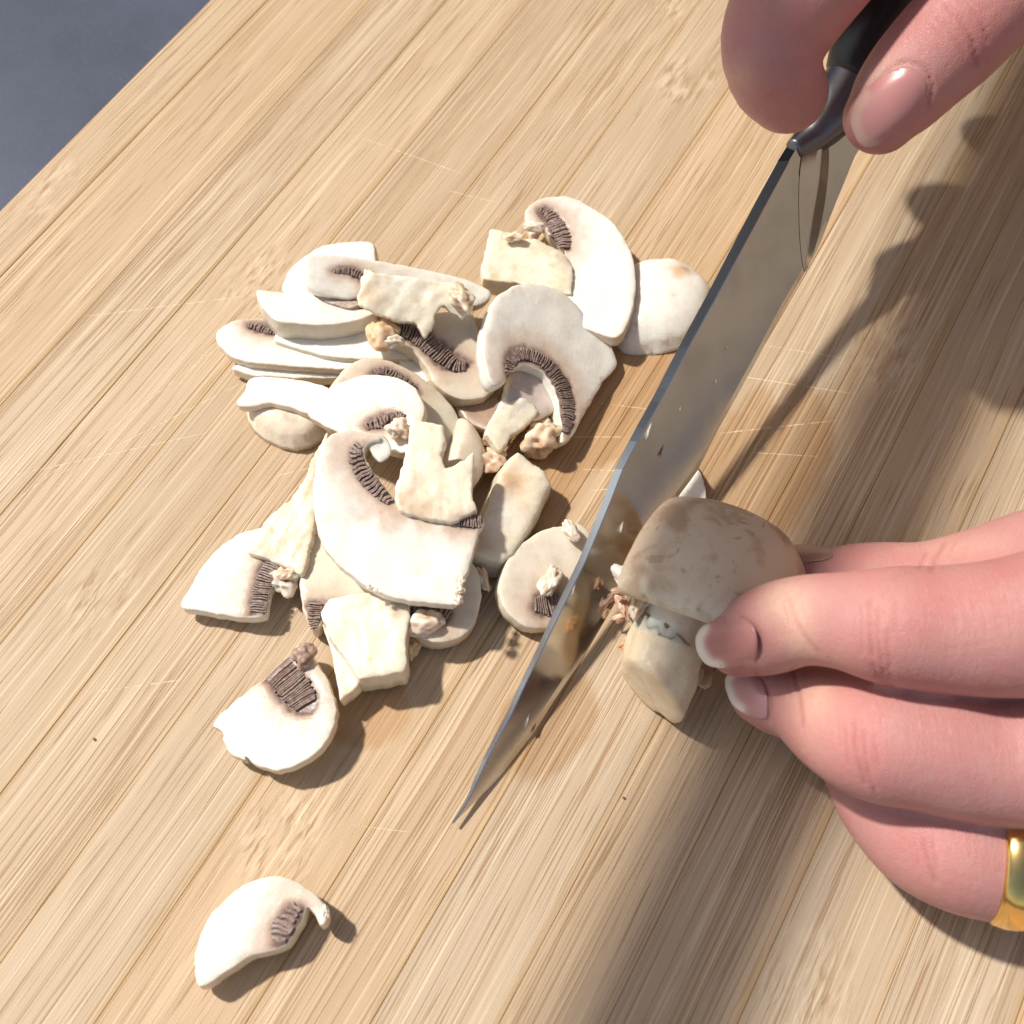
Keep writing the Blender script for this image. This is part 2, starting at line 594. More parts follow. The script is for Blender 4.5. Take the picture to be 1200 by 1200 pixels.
class Plane:
    def __init__(self, outline, z, gx=0.0, gy=0.0):
        c = np.mean(np.array(outline, float), 0)
        self.o = P(c[0], c[1], z)
        n = np.array([-gx, -gy, 1.0])
        self.n = n / np.linalg.norm(n)
        e1 = np.array([1.0, 0, gx])
        self.e1 = e1 / np.linalg.norm(e1)
        self.e2 = np.cross(self.n, self.e1)

    def to2(self, pts):
        out = []
        for px, py in pts:
            d = ray(px, py)
            p = CAM + d * (((self.o - CAM) @ self.n) / (d @ self.n))
            out.append(((p - self.o) @ self.e1, (p - self.o) @ self.e2))
        return np.array(out)

    def to3(self, p2, h):
        return self.o + p2[:, :1] * self.e1 + p2[:, 1:2] * self.e2 + np.asarray(h)[:, None] * self.n


def slab(name, outline, z, gx=0, gy=0, t=4.0, face=WHITE, wall=SKIN, gills=(), spots=(), bulge=0.0, rough=0.15, relief=0.12, bend=(0, 0), edge=0.24,
         parent=None, mat=None, seed=0, spacing=0.75, walltilt=0.0, halo_w=2.6, plane=None, lift=0.0, zmin=0.08, fibres=None, halo_s=0.78, sharp=False, rim=0.35):
    """a cut piece: traced face on its own tilted plane, thickness t, rounded rim; returns (object, plane)"""
    z = z if z < 4 else 4 + (z - 4) * 0.74
    t = t * 0.86
    pl = plane or Plane(outline, z, gx, gy)
    p2 = pl.to2(outline)
    if np.sum(p2[:, 0] * np.roll(p2[:, 1], -1) - np.roll(p2[:, 0], -1) * p2[:, 1]) < 0:
        p2 = p2[::-1]
    if fibres is not None:
        sharp, spacing, relief = True, 0.5, relief * 0.55
    b = catmull(p2, spacing * 0.8)
    if sharp:
        # straight torn edges: keep the traced corners, only just blunted
        lin = []
        for i in range(len(p2)):
            a_, c_ = p2[i], p2[(i + 1) % len(p2)]
            k_ = max(1, int(round(np.linalg.norm(c_ - a_) / (spacing * 0.8))))
            lin += [a_ + (c_ - a_) * j / k_ for j in range(k_)]
        lin = np.array(lin)
        b = lin * 0.6 + 0.2 * (np.roll(lin, 1, 0) + np.roll(lin, -1, 0))
    nb = len(b)
    if fibres is not None:
        rough = rough * 0.9
    sd = seed * 13.7
    tg = np.roll(b, -1, 0) - np.roll(b, 1, 0)
    tg /= np.linalg.norm(tg, axis=1)[:, None] + 1e-9
    no = np.stack([tg[:, 1], -tg[:, 0]], 1)              # outward for ccw
    jit = np.array([nz(q[0] * 0.55, q[1] * 0.55, sd) * 1.0 + nz(q[0] * 1.6, q[1] * 1.6, sd + 5) * 0.7 for q in b])
    b = b + no * (jit * rough)[:, None]
    ins = min(edge, 0.5)
    bt = b - no * ins * 0.8
    # interior points
    lo, hi = b.min(0), b.max(0)
    rr = random.Random(seed + 1)
    pts = []
    y = lo[1]
    row = 0
    while y < hi[1]:
        x = lo[0] + (spacing * 0.5 if row % 2 else 0)
        while x < hi[0]:
            pts.append((x + rr.uniform(-.15, .15) * spacing, y + rr.uniform(-.15, .15) * spacing))
            x += spacing
        y += spacing * 0.87
        row += 1
    pts = np.array(pts) if pts else np.zeros((0, 2))
    if len(pts):
        ok = inside(pts, bt) & (poly_dist(pts, bt) > spacing * 0.5)
        pts = pts[ok]
    allp = np.vstack([bt, pts])
    ed = [(i, (i + 1) % nb) for i in range(nb)]
    vco, _, tri, orig, _, _ = delaunay_2d_cdt([Vector(q) for q in allp], ed, [], 1, 1e-6)
    ov = np.array([(v.x, v.y) for v in vco])
    tri = [tuple(f) for f in tri]
    # map: boundary index in the output
    bmap = {}
    for k_, lst in enumerate(orig):
        for q in lst:
            if q < nb:
                bmap[q] = k_
    nt_ = len(ov)
    dist = poly_dist(ov, bt)
    hgt = np.array([relief * (nz(q[0] * 0.25, q[1] * 0.25, sd + 2) * 1.5 + 0.35 * nz(q[0] * 1.1, q[1] * 1.1, sd + 9)) for q in ov])
    if fibres is not None:
        ang = math.atan2(*(pl.to2([fibres[1]])[0] - pl.to2([fibres[0]])[0])[::-1])
        ca_, sa_ = math.cos(ang), math.sin(ang)
        hgt += np.array([0.16 * nz((q[0] * ca_ + q[1] * sa_) * 0.07, (-q[0] * sa_ + q[1] * ca_) * 0.55, sd + 3)
                         + 0.07 * nz((q[0] * ca_ + q[1] * sa_) * 0.2, (-q[0] * sa_ + q[1] * ca_) * 1.2, sd + 4)
                         + 0.35 * max(0, nz((q[0] * ca_ + q[1] * sa_) * 0.3, (-q[0] * sa_ + q[1] * ca_) * 0.6, sd + 6) - .15) for q in ov])
    hgt -= 0.25 * edge * np.exp(-(dist / 0.5) ** 2)
    if bulge:
        dm = max(dist.max(), 1e-6)
        hgt += bulge * (np.sqrt(np.clip(1 - (1 - dist / dm) ** 2, 0, 1)) - 1)
    hgt += bend[0] * ov[:, 0] ** 2 + bend[1] * ov[:, 1] ** 2 + lift
    # colours of the face
    c = np.tile(np.asarray(face, float), (nt_, 1))
    n_lo = np.array([nz(q[0] * 0.18, q[1] * 0.18, sd + 20) for q in ov])
    c *= (1 + 0.05 * n_lo)[:, None]
    fa = np.clip(np.exp(-(dist / 0.55) ** 2) * (0.30 + 0.3 * n_lo), 0, 1)[:, None]
    c = c * (1 - fa) + CREAM * fa
    if fibres is not None:
        fz = np.clip(np.array([nz((q[0] * ca_ + q[1] * sa_) * 0.16, (-q[0] * sa_ + q[1] * ca_) * 0.5, sd + 3) for q in ov]) * 0.6, 0, 0.4)[:, None]
        c = c * (1 - fz) + CREAM * 0.82 * fz
    for g in gills:
        gp = pl.to2(g)
        gi = inside(ov, gp)
        gd = poly_dist(ov, gp)
        gd[gi] = 0
        wob = 1 + 0.5 * np.array([nz(q[0] * 0.6, q[1] * 0.6, sd + 31) for q in ov])
        h = np.clip(np.exp(-(gd / (1.2 * halo_w * wob)) ** 2) * halo_s, 0, 1)[:, None]
        c = c * (1 - h) + np.array((.585, .43, .315)) * h
        h = np.clip(np.exp(-(gd / 0.6) ** 2) * 0.7, 0, 1)[:, None]
        c = c * (1 - h) + HALO * 0.85 * h
        c[gi] = GILL * 1.05
        hgt[gi] -= 0.30
    for (px, py, rad, cc, st) in spots:
        q = pl.to2([(px, py)])[0]
        wob = 1 + 0.6 * np.array([nz(p_[0] * 0.8, p_[1] * 0.8, sd + 41) for p_ in ov])
        f = np.clip(st * np.exp(-(np.linalg.norm(ov - q, axis=1) / (rad * wob)) ** 2), 0, 1)[:, None]
        c = c * (1 - f) + np.asarray(cc) * f
    # faint natural bruises
    for _ in range(3):
        q = ov[rr.randrange(nt_)]
        rad = rr.uniform(1.0, 2.6)
        f = np.clip(rr.uniform(0.05, 0.22) * np.exp(-(np.linalg.norm((ov - q) * np.array([1, rr.uniform(.6, 1.6)]), axis=1) / rad) ** 2), 0, 1)[:, None]
        c = c * (1 - f) + np.array((.66, .52, .36)) * f
    verts = list(pl.to3(ov, hgt))
    cols = list(c)
    faces = list(tri)
    # walls
    bt_i = [bmap[i] for i in range(nb)]
    wc = np.asarray(wall, float)
    depth = [0.45 * edge, 1.2 * edge, t * 0.5, t - 0.6 * edge, t]
    offs = [-0.15 * ins, 0.0, 0.12, 0.0, -0.8 * ins]
    prev = bt_i
    hb = hgt[bt_i]
    for q, (dp, of) in enumerate(zip(depth, offs)):
        tilt = walltilt * dp
        p2_ = b + no * (of + tilt)
        hh = hb - dp + 0.06 * np.array([nz(s[0] * 1.5, s[1] * 1.5, sd + q) for s in p2_])
        p3 = pl.to3(p2_, hh)
        base_i = len(verts)
        verts.extend(p3)
        for i in range(nb):
            nn = nz(p2_[i][0] * 0.3, p2_[i][1] * 0.3, sd + dp)
            k_ = wc * (1 + 0.10 * nn)
            if nn > 0.25:
                k_ = k_ * 0.75 + TAN * 0.25
            if q == 0:
                k_ = 0.5 * k_ + 0.5 * np.asarray(face)
            if q == 1 and rim:
                k_ = k_ * (1 - rim) + TAN * rim
            cols.append(k_)
        cur = list(range(base_i, base_i + nb))
        for i in range(nb):
            j = (i + 1) % nb
            faces.append((prev[j], prev[i], cur[i], cur[j]))
        prev = cur
    # underside
    nbt = len(verts)
    under = {}
    inner = [i for i in range(nt_) if i not in set(bt_i)]
    u3 = pl.to3(ov, np.full(nt_, -t) + hgt * 0.3)
    for i in inner:
        under[i] = len(verts)
        verts.append(u3[i])
        cols.append(np.asarray(face))
    for i in range(nb):
        under[bt_i[i]] = prev[i]
    for f in tri:
        faces.append((under[f[2]], under[f[1]], under[f[0]]))
    v = np.array(verts)
    low = v[:, 2] < zmin
    v[low, 2] = zmin + 0.02 * np.random.RandomState(seed).rand(low.sum())
    ce = pl.o.copy()
    ce[2] = max(v[:, 2].min(), 0)
    o = mesh_obj(name, v, faces, mat or M_FLESH, parent, cols, loc=None if parent is not None else ce)
    return o, pl


def gill_band(parent, pl, line, width, spacing=0.62, h=0.55, squeeze=0.72, seed=0, lift=0.0, name='gills', lean=0.25):
    """lamellae standing across a curved band of the cut face"""
    h, spacing = h * 0.62, spacing * squeeze
    c2 = catmull(pl.to2(line), 0.15, False)
    seg = np.linalg.norm(np.diff(c2, axis=0), axis=1)
    s = np.concatenate([[0], np.cumsum(seg)])
    L = s[-1]
    rr = random.Random(seed)
    V, Fc, C = [], [], []
    t = 0.15
    while t < L - 0.1:
        i = min(int(np.searchsorted(s, t)), len(c2) - 1)
        a = c2[i]
        j = min(i + 2, len(c2) - 1)
        k = max(i - 2, 0)
        d = c2[j] - c2[k]
        d /= np.linalg.norm(d) + 1e-9
        p = np.array([-d[1], d[0]])
        f = t / L
        wd = np.interp(f, np.linspace(0, 1, len(width)), width) * rr.uniform(0.86, 1.06) * 0.5
        th = spacing * rr.uniform(0.36, 0.48)
        hh = h * rr.uniform(0.55, 1.1)
        sk = rr.uniform(-0.25, 0.25) * spacing
        b0 = len(V)
        m = 4
        for q in range(m + 1):
            x = -1 + 2 * q / m
            arch = 1 - 0.35 * x * x
            wv = sk * x + 0.18 * spacing * math.sin(3 * x + seed + t)
            ctr = a + p * wd * x + d * wv
            top = lift + hh * arch
            for (dd, z) in ((-th, lift - 0.3), (-th * 0.6 + lean * spacing, top), (th * 0.6 + lean * spacing, top - 0.06), (th, lift - 0.3)):
                V.append(pl.to3((ctr + d * dd)[None], [z])[0])
                g = GILL * (rr.uniform(0.85, 1.25) * (1.15 if z > lift else 0.95))
                C.append(g)
        for q in range(m):
            o = b0 + q * 4
            for e in range(3):
                Fc.append((o + e, o + e + 1, o + 4 + e + 1, o + 4 + e))
        Fc.append((b0 + 3, b0 + 2, b0 + 1, b0))
        e = b0 + 4 * m
        Fc.append((e, e + 1, e + 2, e + 3))
        t += spacing * rr.uniform(0.7, 1.35)
    v = np.array(V)
    v[:, 2] = np.maximum(v[:, 2], 0.1)
    return mesh_obj(name, v, Fc, M_GILL, parent, C, smooth=False)


def crumb(name, px, py, z, rad, colr, seed, label=None, cat='crumb', parent=None, squash=(1, 1, 0.7), amp=0.55, group=None, mat=None):
    """torn irregular scrap"""
    bm = bmesh.new()
    bmesh.ops.create_icosphere(bm, subdivisions=4, radius=1.0)
    rr = random.Random(seed)
    base = P(px, py, z)
    rot = Matrix.Rotation(rr.uniform(0, 6), 3, 'Z')
    if name != 'torn_veil' and z > 4:
        base = P(px, py, 4.3 + (z - 4) * 0.74)
    V, C = [], []
    for v in bm.verts:
        q = v.co.copy()
        n1 = noise.noise(q * 1.3 + Vector((seed * 3.1, 0, 0)))
        n2 = noise.noise(q * 2.5 + Vector((seed * 3.1, 9, 0)))
        n3 = noise.noise(q * 6.0 + Vector((seed * 3.1, 4, 2)))
        f = 1 + amp * n1 + amp * 0.42 * n2 + amp * 0.2 * n3
        q = Vector((q.x * squash[0], q.y * squash[1], q.z * squash[2])) * f * rad
        q = rot @ q
        p = base + np.array(q)
        p[2] = max(p[2], 0.1)
        V.append(p)
        k = np.clip(0.5 + 1.1 * n2, 0, 1)
        C.append(np.asarray(colr) * k + np.asarray(colr) * np.array((0.72, 0.55, 0.40)) * (1 - k))
    faces = [tuple(v.index for v in f.verts) for f in bm.faces]
    bm.free()
    bb = base.copy()
    bb[2] = min(q[2] for q in V)
    o = mesh_obj(name, V, faces, mat or M_STEM, parent, C, loc=None if parent is not None else bb)
    if label:
        tag(o, label, cat, group)
    return o


GS = 'cut mushroom slices in and around the pile'


def slice_(label, *a, **k):
    o, pl = slab('mushroom_slice', *a, **k)
    tag(o, label, 'mushroom slice', GS)
    return o, pl


# --- upper left of the pile
oA, _ = slice_('bright white slice with a square corner, rearmost behind the long yellow-stemmed slice',
               [(332, 342), (334, 325), (342, 312), (360, 298), (380, 287), (405, 283), (436, 284), (440, 304), (442, 330), (400, 350), (355, 350)],
               6.5, 0.1, 0.22, t=4.2, seed=1)
oD2, _ = slice_('flat cream slice at the very bottom of the left stack',
                [(272, 431), (284, 424), (340, 410), (400, 415), (444, 418), (444, 437), (395, 442), (360, 443), (320, 441), (290, 438)],
                3.0, 0, 0, t=2.6, face=WHITE * .98, wall=CREAM, seed=2, rough=.2)
oD, plD = slice_('long flat slice pointing left with a small brown gill hollow at its left end',
                 [(253, 393), (258, 384), (270, 377), (285, 373), (305, 373), (330, 376), (400, 385), (460, 395), (488, 405), (480, 420), (440, 430), (400, 432), (352, 429), (320, 427), (292, 424), (270, 416), (257, 404)],
                 5.2, 0, 0, t=2.1, wall=CREAM, seed=3, gills=[[(288, 378), (300, 376), (318, 378), (340, 388), (340, 398), (322, 394), (300, 391), (290, 386)]], halo_w=2.0)
gill_band(oD, plD, [(290, 381), (305, 384), (325, 389), (338, 394)], [1.0, 1.6, 1.6, 1.2], h=0.4, seed=3)
oE, _ = slice_('thin pale slice sandwiched between the thick slice and the long left slice',
               [(322, 398), (330, 385), (400, 380), (470, 390), (497, 404), (490, 416), (460, 420), (425, 420), (398, 419), (365, 412), (340, 405)],
               6.8, 0.03, 0, t=1.5, wall=CREAM, seed=4)
oC, plC = slice_('thick wedge-like slice with a broad creamy side, top of the left stack',
                 [(302, 339), (330, 342), (365, 343), (380, 351), (397, 357), (417, 360), (440, 364), (426, 372), (400, 378), (370, 380), (345, 378), (326, 376), (313, 366), (304, 354)],
                 12.5, -.03, 0.0, t=5.6, wall=CREAM, seed=5, spots=[(400, 350, 3.0, HALO, .45), (385, 345, 1.5, HALO, .6), (318, 345, .6, TAN, .5)])
mk = [(366, 343), (378, 341), (402, 346), (424, 356), (410, 362), (390, 357), (376, 351)]
o_, pl_ = slab('gills', mk, 12.8, 0, 0.1, t=1.2, face=GILL * 1.3, wall=GILL, parent=oC, mat=M_GILL, seed=6, relief=.4)
oB, plB = slice_('long slice lying on edge across the top of the pile with translucent yellow stem',
                 [(358, 301), (376, 298), (400, 299), (440, 305), (500, 316), (545, 327), (574, 341), (572, 352), (556, 358), (520, 354), (470, 350), (430, 346), (408, 350), (385, 346), (367, 340), (358, 328)],
                 14.0, -0.18, 0.42, t=4.2, face=WHITE * .97, wall=WHITE * .95, seed=7,
                 gills=[[(388, 318), (398, 314), (415, 314), (432, 320), (430, 330), (420, 330), (408, 321), (398, 321)]], halo_w=1.4, spots=[(470, 325, 3, TAN, .25), (430, 322, 1.5, TAN, .4)])
gill_band(oB, plB, [(390, 318), (405, 317), (420, 321), (429, 327)], [0.8, 1.2, 1.4, 1.0], h=0.35, seed=7)
oBs, plBs = slab('stem', [(424, 324), (436, 319), (470, 323), (520, 329), (548, 338), (556, 352), (552, 366), (541, 373), (530, 367), (518, 357), (508, 370), (505, 387), (498, 396), (490, 379), (471, 377), (440, 367), (424, 360), (419, 348)],
                 17.5, -0.12, 0.55, t=2.4, face=STEMC * 1.03, wall=STEMC, parent=oB, mat=M_STEM, seed=8, relief=.5, rough=.35, fibres=((424, 350), (450, 322)),
                 spots=[(432, 345, 1.6, RUST * 1.3, .55), (545, 355, 1.3, RUST, .55), (470, 326, 2.5, WHITE, .7), (500, 340, 2, WHITE, .3)])
crumb('ragged_edge', 540, 348, 18.5, 1.7, CREAM, 5, parent=oB, squash=(1, 1.5, .8))
crumb('ragged_edge', 432, 326, 18.5, 1.2, STEMC * 1.1, 6, parent=oB, squash=(1.5, .7, .7))
oF, _ = slice_('bright cream slice with a pointed left tip, lying over a rounded cap end',
               [(278, 473), (286, 458), (295, 443), (325, 442), (352, 445), (384, 454), (392, 468), (375, 482), (358, 483), (344, 478), (330, 475), (315, 472), (300, 476)],
               7.5, 0.05, 0.1, t=2.4, face=WHITE, wall=CREAM * 1.05, seed=9, rough=.2)
oG, _ = slice_('rounded cap end with pale skin poking out from under the pointed cream slice',
               [(285, 470), (300, 462), (340, 462), (378, 470), (380, 495), (368, 507), (347, 515), (326, 512), (305, 502), (291, 489)],
               5.2, 0, 0.1, t=4.8, face=SKIN * 1.1, wall=SKIN, bulge=3.2, seed=10, spots=[(335, 488, .7, TAN * .7, .6), (345, 492, .6, TAN * .7, .6)])
# --- middle of the pile
oN, plN = slice_('tilted slice with a broad band of exposed dark gills near the pile centre',
                 [(442, 382), (455, 374), (480, 369), (515, 366), (548, 362), (566, 400), (584, 446), (572, 463), (545, 468), (524, 461), (508, 447), (500, 430), (488, 415), (468, 402), (452, 395)],
                 9.5, -0.22, 0.12, t=3.6, face=CREAM * .98, wall=SKIN, seed=11,
                 gills=[[(448, 380), (470, 376), (493, 382), (515, 396), (540, 415), (556, 425), (545, 432), (520, 436), (508, 426), (495, 410), (470, 396), (455, 388)]])
gill_band(oN, plN, [(452, 383), (474, 387), (496, 398), (514, 413), (532, 427), (545, 428)], [1.2, 2.6, 3.4, 3.6, 3.0, 2.0], h=1.1, spacing=.6, seed=11)
crumb('torn_flap', 449, 390, 12, 2.6, np.array((0.80, 0.60, 0.38)), 12, parent=oN, squash=(1, 1.1, .8), amp=.45)
crumb('torn_flap', 458, 400, 12.5, 1.5, WHITE, 13, parent=oN, squash=(.7, 1.3, .7), amp=.4)
oP, _ = slice_('small white flat piece tucked under the slice with the broad gill band',
               [(466, 420), (480, 416), (497, 416), (512, 432), (512, 446), (495, 446), (478, 434)], 6.2, 0, 0, t=3, seed=14)
oO, _ = slice_('beige cap slice standing upright behind the big stem, right of the curled slice',
               [(530, 550), (534, 520), (543, 486), (556, 490), (569, 508), (575, 527), (571, 549), (560, 568), (552, 578), (540, 566)],
               7, -0.5, 0.1, t=4.5, face=SKIN * 1.02, wall=SKIN, bulge=1.5, seed=15, spots=[(540, 530, 1.6, TAN * .7, .5)])
oH, plH = slice_('curled slice with greenish cream skin, partly covered by the brightest white slice',
                 [(380, 474), (387, 450), (398, 435), (412, 423), (433, 416), (452, 419), (471, 427), (492, 439), (513, 455), (528, 470), (538, 484), (541, 497), (537, 511), (524, 528), (505, 525), (470, 510), (430, 500), (392, 495)],
                 11.2, -0.22, 0.18, t=5.0, face=CREAM, wall=CREAM * .95, seed=16, gills=[[(430, 438), (443, 428), (462, 431), (482, 444), (496, 460), (488, 466), (470, 452), (452, 444)]],
                 spots=[(403, 444, .8, TAN * .7, .7), (510, 480, 3, np.array((.68, .64, .46)), .5)], bend=(-.012, -.01))
gill_band(oH, plH, [(433, 438), (448, 434), (466, 440), (484, 453)], [1, 1.5, 1.5, 1.0], h=.4, seed=16)
oI, plI = slice_('brightest white slice in the pile, half dome with a short brown gill crescent',
                 [(359, 480), (364, 470), (382, 460), (401, 447), (419, 441), (440, 438), (461, 441), (480, 449), (491, 461), (497, 477), (495, 494), (488, 520), (470, 530), (430, 520), (395, 505), (374, 495), (362, 487)],
                 13.6, 0.14, 0.12, t=2.8, face=WHITE * 1.02, wall=SKIN, seed=17,
                 gills=[[(422, 499), (432, 490), (446, 483), (462, 481), (473, 485), (475, 491), (462, 491), (455, 498), (447, 506), (432, 505)]])
gill_band(oI, plI, [(428, 500), (441, 495), (453, 489), (466, 486), (473, 488)], [1.3, 2.0, 1.8, 1.2, .8], h=.5, seed=17, spacing=.7)
crumb('torn_flap', 467, 503, 15.5, 1.7, np.array((.85, .76, .66)), 18, parent=oI, squash=(1, 1.1, .8))

oJ, plJ = slice_('largest slice, front of the pile, broad white face, gill crescent and ragged stem',
                 [(372, 532), (369, 552), (367, 577), (370, 610), (380, 640), (400, 664), (425, 683), (445, 695), (475, 703), (507, 707), (530, 708), (538, 699), (541, 682), (550, 664), (556, 642), (561, 622), (567, 607), (552, 598), (535, 600), (500, 592),
                  (468, 590), (457, 577), (442, 558), (431, 543), (426, 529), (432, 519), (446, 513), (426, 505), (407, 503), (391, 508), (379, 519)],
                 15.2, -0.04, 0.13, t=2.7, face=WHITE * .99, wall=WHITE * .93, seed=19, relief=.22, rough=.2,
                 gills=[[(418, 519), (411, 528), (411, 540), (418, 556), (430, 572), (445, 585), (459, 592), (462, 583), (450, 570), (438, 555), (430, 543), (425, 529), (427, 519)],
                        [(535, 606), (543, 601), (567, 603), (566, 617), (540, 619), (533, 614)]],
                 spots=[(470, 600, 2.4, HALO, .7), (500, 606, 2.2, RUST, .55), (530, 612, 2, HALO, .6), (395, 520, 2.4, HALO * 1.2, .45), (380, 548, 2.2, HALO * 1.4, .3), (440, 600, 3.0, HALO * 1.4, .3)], halo_w=2.8)
gill_band(oJ, plJ, [(421, 520), (416, 531), (419, 545), (430, 561), (443, 575), (456, 587)], [1.5, 2.2, 2.5, 2.5, 2.2, 1.2], h=.6, spacing=1.0, seed=19)
gill_band(oJ, plJ, [(536, 611), (550, 610), (564, 610)], [1.5, 2.2, 2.4], h=.5, spacing=.55, seed=20)
oJs, plJs = slab('stem', [(468, 598), (462, 582), (465, 563), (473, 540), (478, 517), (480, 492), (499, 493), (520, 498), (522, 515), (517, 533), (520, 548), (527, 548), (534, 544), (546, 536), (555, 529), (554, 556), (553, 582), (559, 595), (545, 604), (530, 611), (498, 606)],
                 17.6, -0.04, 0.12, t=3.8, face=STEMC * 1.05, wall=STEMC * 1.02, parent=oJ, mat=M_STEM, seed=21, relief=.4, rough=.3, fibres=((500, 500), (495, 600)),
                 spots=[(470, 585, 2.2, RUST, .5), (495, 604, 2.4, RUST * 1.2, .55), (535, 605, 2, HALO, .5), (484, 520, 1.5, WHITE, .8)])
o_, _ = slab('veil', [(430, 517), (445, 510), (455, 518), (457, 530), (446, 541), (437, 533)], 16.6, 0, .2, t=.5, face=np.array((.72, .69, .64)), wall=np.array((.7, .66, .6)), parent=oJ, mat=M_STEM, seed=22, relief=.3, edge=.15)
for q, (x, y, r) in enumerate([(538, 690, .8), (541, 680, .5), (536, 703, .8), (432, 687, .35), (440, 692, .35)]):
    crumb('ragged_edge', x, y, 13.8, r, WHITE, 30 + q, parent=oJ)
oK, plK = slice_('large slice standing on edge, shaded face with curved brown gills, right of the pile',
                 [(581, 352), (590, 342), (607, 333), (632, 333), (657, 341), (679, 360), (698, 384), (714, 398), (719, 410), (723, 428), (708, 446), (698, 463), (683, 489), (668, 516), (658, 518), (660, 500), (655, 480), (652, 460), (640, 440), (620, 428), (600, 432), (592, 448), (578, 450), (569, 428), (567, 400), (571, 378)],
                 9.0, -0.50, 0.16, t=3.7, face=WHITE * .97, wall=WHITE * .98, seed=23, rough=.18,
                 gills=[[(592, 440), (592, 420), (600, 408), (616, 405), (636, 412), (655, 428), (668, 448), (675, 475), (673, 500), (664, 510), (656, 505), (659, 480), (652, 456), (640, 437), (622, 424), (608, 426), (602, 438)]], halo_w=2.8)
gill_band(oK, plK, [(597, 437), (599, 422), (610, 414), (626, 417), (643, 428), (656, 445), (665, 468), (666, 490), (662, 506)], [1.4, 2.0, 2.2, 2.2, 2.4, 2.4, 2.3, 1.9, 1.2], h=.45, spacing=.5, seed=23)
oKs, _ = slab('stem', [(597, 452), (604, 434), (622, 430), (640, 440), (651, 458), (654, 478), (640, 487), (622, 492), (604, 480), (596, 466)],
              6.5, -.45, .1, t=3.5, face=np.array((.60, .49, .44)), wall=CREAM * .9, parent=oK, mat=M_STEM, seed=24, relief=.3)  # grey-pink face colour carries the shade on this stem
oKt, _ = slab('stem_end', [(568, 509), (576, 490), (586, 470), (592, 462), (602, 461), (598, 470), (612, 466), (628, 472), (632, 482), (616, 498), (601, 511), (586, 528)],
              7.5, -.2, .15, t=3.0, face=STEMC * 1.0, wall=STEMC, parent=oK, mat=M_STEM, sharp=True, fibres=((580, 515), (615, 470)), seed=25, relief=.35, rough=.3, spots=[(590, 470, 1.6, WHITE, .9), (612, 472, 1.5, WHITE, .7)])
crumb('mushroom_crumb', 635, 512, 3.2, 3.3, np.array((.82, .68, .50)), 44, 'lumpy torn crumb at the foot of the upright shaded slice', 'mushroom scrap', squash=(.8, 1.15, .8), amp=.75, group='torn mushroom scraps')
crumb('mushroom_crumb', 578, 540, 3.5, 1.9, np.array((.72, .58, .44)), 45, 'small beige crumb between the tan stem chunk and the pile', 'mushroom scrap', squash=(1, 1.2, .8), amp=.6, group='torn mushroom scraps')
o_ = slice_('flat piece coloured dark for the shade in the gap below the upright slice',
            [(536, 472), (552, 462), (575, 462), (590, 478), (580, 505), (560, 500), (545, 490)], 3.2, 0, 0, t=2.8, face=HALO * .8, wall=HALO, seed=26)  # dark brown colour stands in for the shade inside the gap
# --- right of the pile
oM, _ = slice_('domed cap end with a tan spot, between the topmost slice and the knife',
               [(715, 330), (735, 300), (750, 291), (770, 288), (792, 288), (817, 301), (838, 324), (834, 352), (812, 383), (790, 393), (760, 398), (730, 396), (716, 370)],
               6.0, 0.05, 0.05, t=5.5, face=WHITE * .96, wall=CREAM, bulge=4.4, seed=27, spots=[(797, 314, 1.9, RUST * 1.3, .85), (804, 310, .8, RUST * .8, .8), (787, 345, .35, TAN * .5, .8), (746, 378, .4, TAN * .5, .7), (830, 330, 2, SKIN, .5)])
oL, plL = slice_('topmost slice of the pile, broad white cap with hooked gills and ragged stem',
                 [(624, 279), (616, 263), (615, 250), (620, 241), (632, 233), (651, 229), (670, 231), (692, 241), (714, 256), (730, 275), (741, 298), (745, 320), (744, 345), (739, 370), (725, 394), (703, 390), (680, 380), (662, 350), (652, 318), (662, 296), (655, 284), (645, 276), (636, 262), (630, 270)],
                 7.4, 0.02, 0.03, t=3.2, face=WHITE, wall=SKIN, seed=28, rough=.16, relief=.15,
                 gills=[[(628, 245), (638, 240), (650, 244), (661, 258), (668, 276), (668, 292), (660, 294), (652, 288), (646, 276), (638, 262), (630, 252)]], halo_w=2.4)
gill_band(oL, plL, [(633, 245), (644, 252), (652, 263), (659, 277), (662, 291)], [1.2, 2.4, 2.9, 2.9, 1.6], h=.7, spacing=.7, seed=28)
oLs, _ = slab('stem', [(575, 268), (590, 272), (607, 281), (629, 280), (650, 290), (664, 300), (671, 315), (670, 345), (640, 338), (607, 331), (564, 326), (566, 305)],
              8.6, -.05, 0.05, t=5.2, face=STEMC * 1.08, wall=STEMC, parent=oL, mat=M_STEM, seed=29, relief=.45, rough=.35, fibres=((575, 300), (670, 312)),
              spots=[(600, 279, 1.6, RUST, .55), (640, 290, 2.4, RUST, .45), (664, 305, 2.0, HALO, .6), (655, 330, 2, RUST * 1.3, .35), (580, 322, 1.2, RUST * 1.4, .5)])
crumb('torn_flap', 601, 278, 10.0, 1.1, STEMC, 50, parent=oL, squash=(1.5, .8, .8))
crumb('torn_flap', 627, 266, 9.5, 1.3, WHITE, 51, parent=oL, squash=(.7, 1.5, .8), amp=.3)
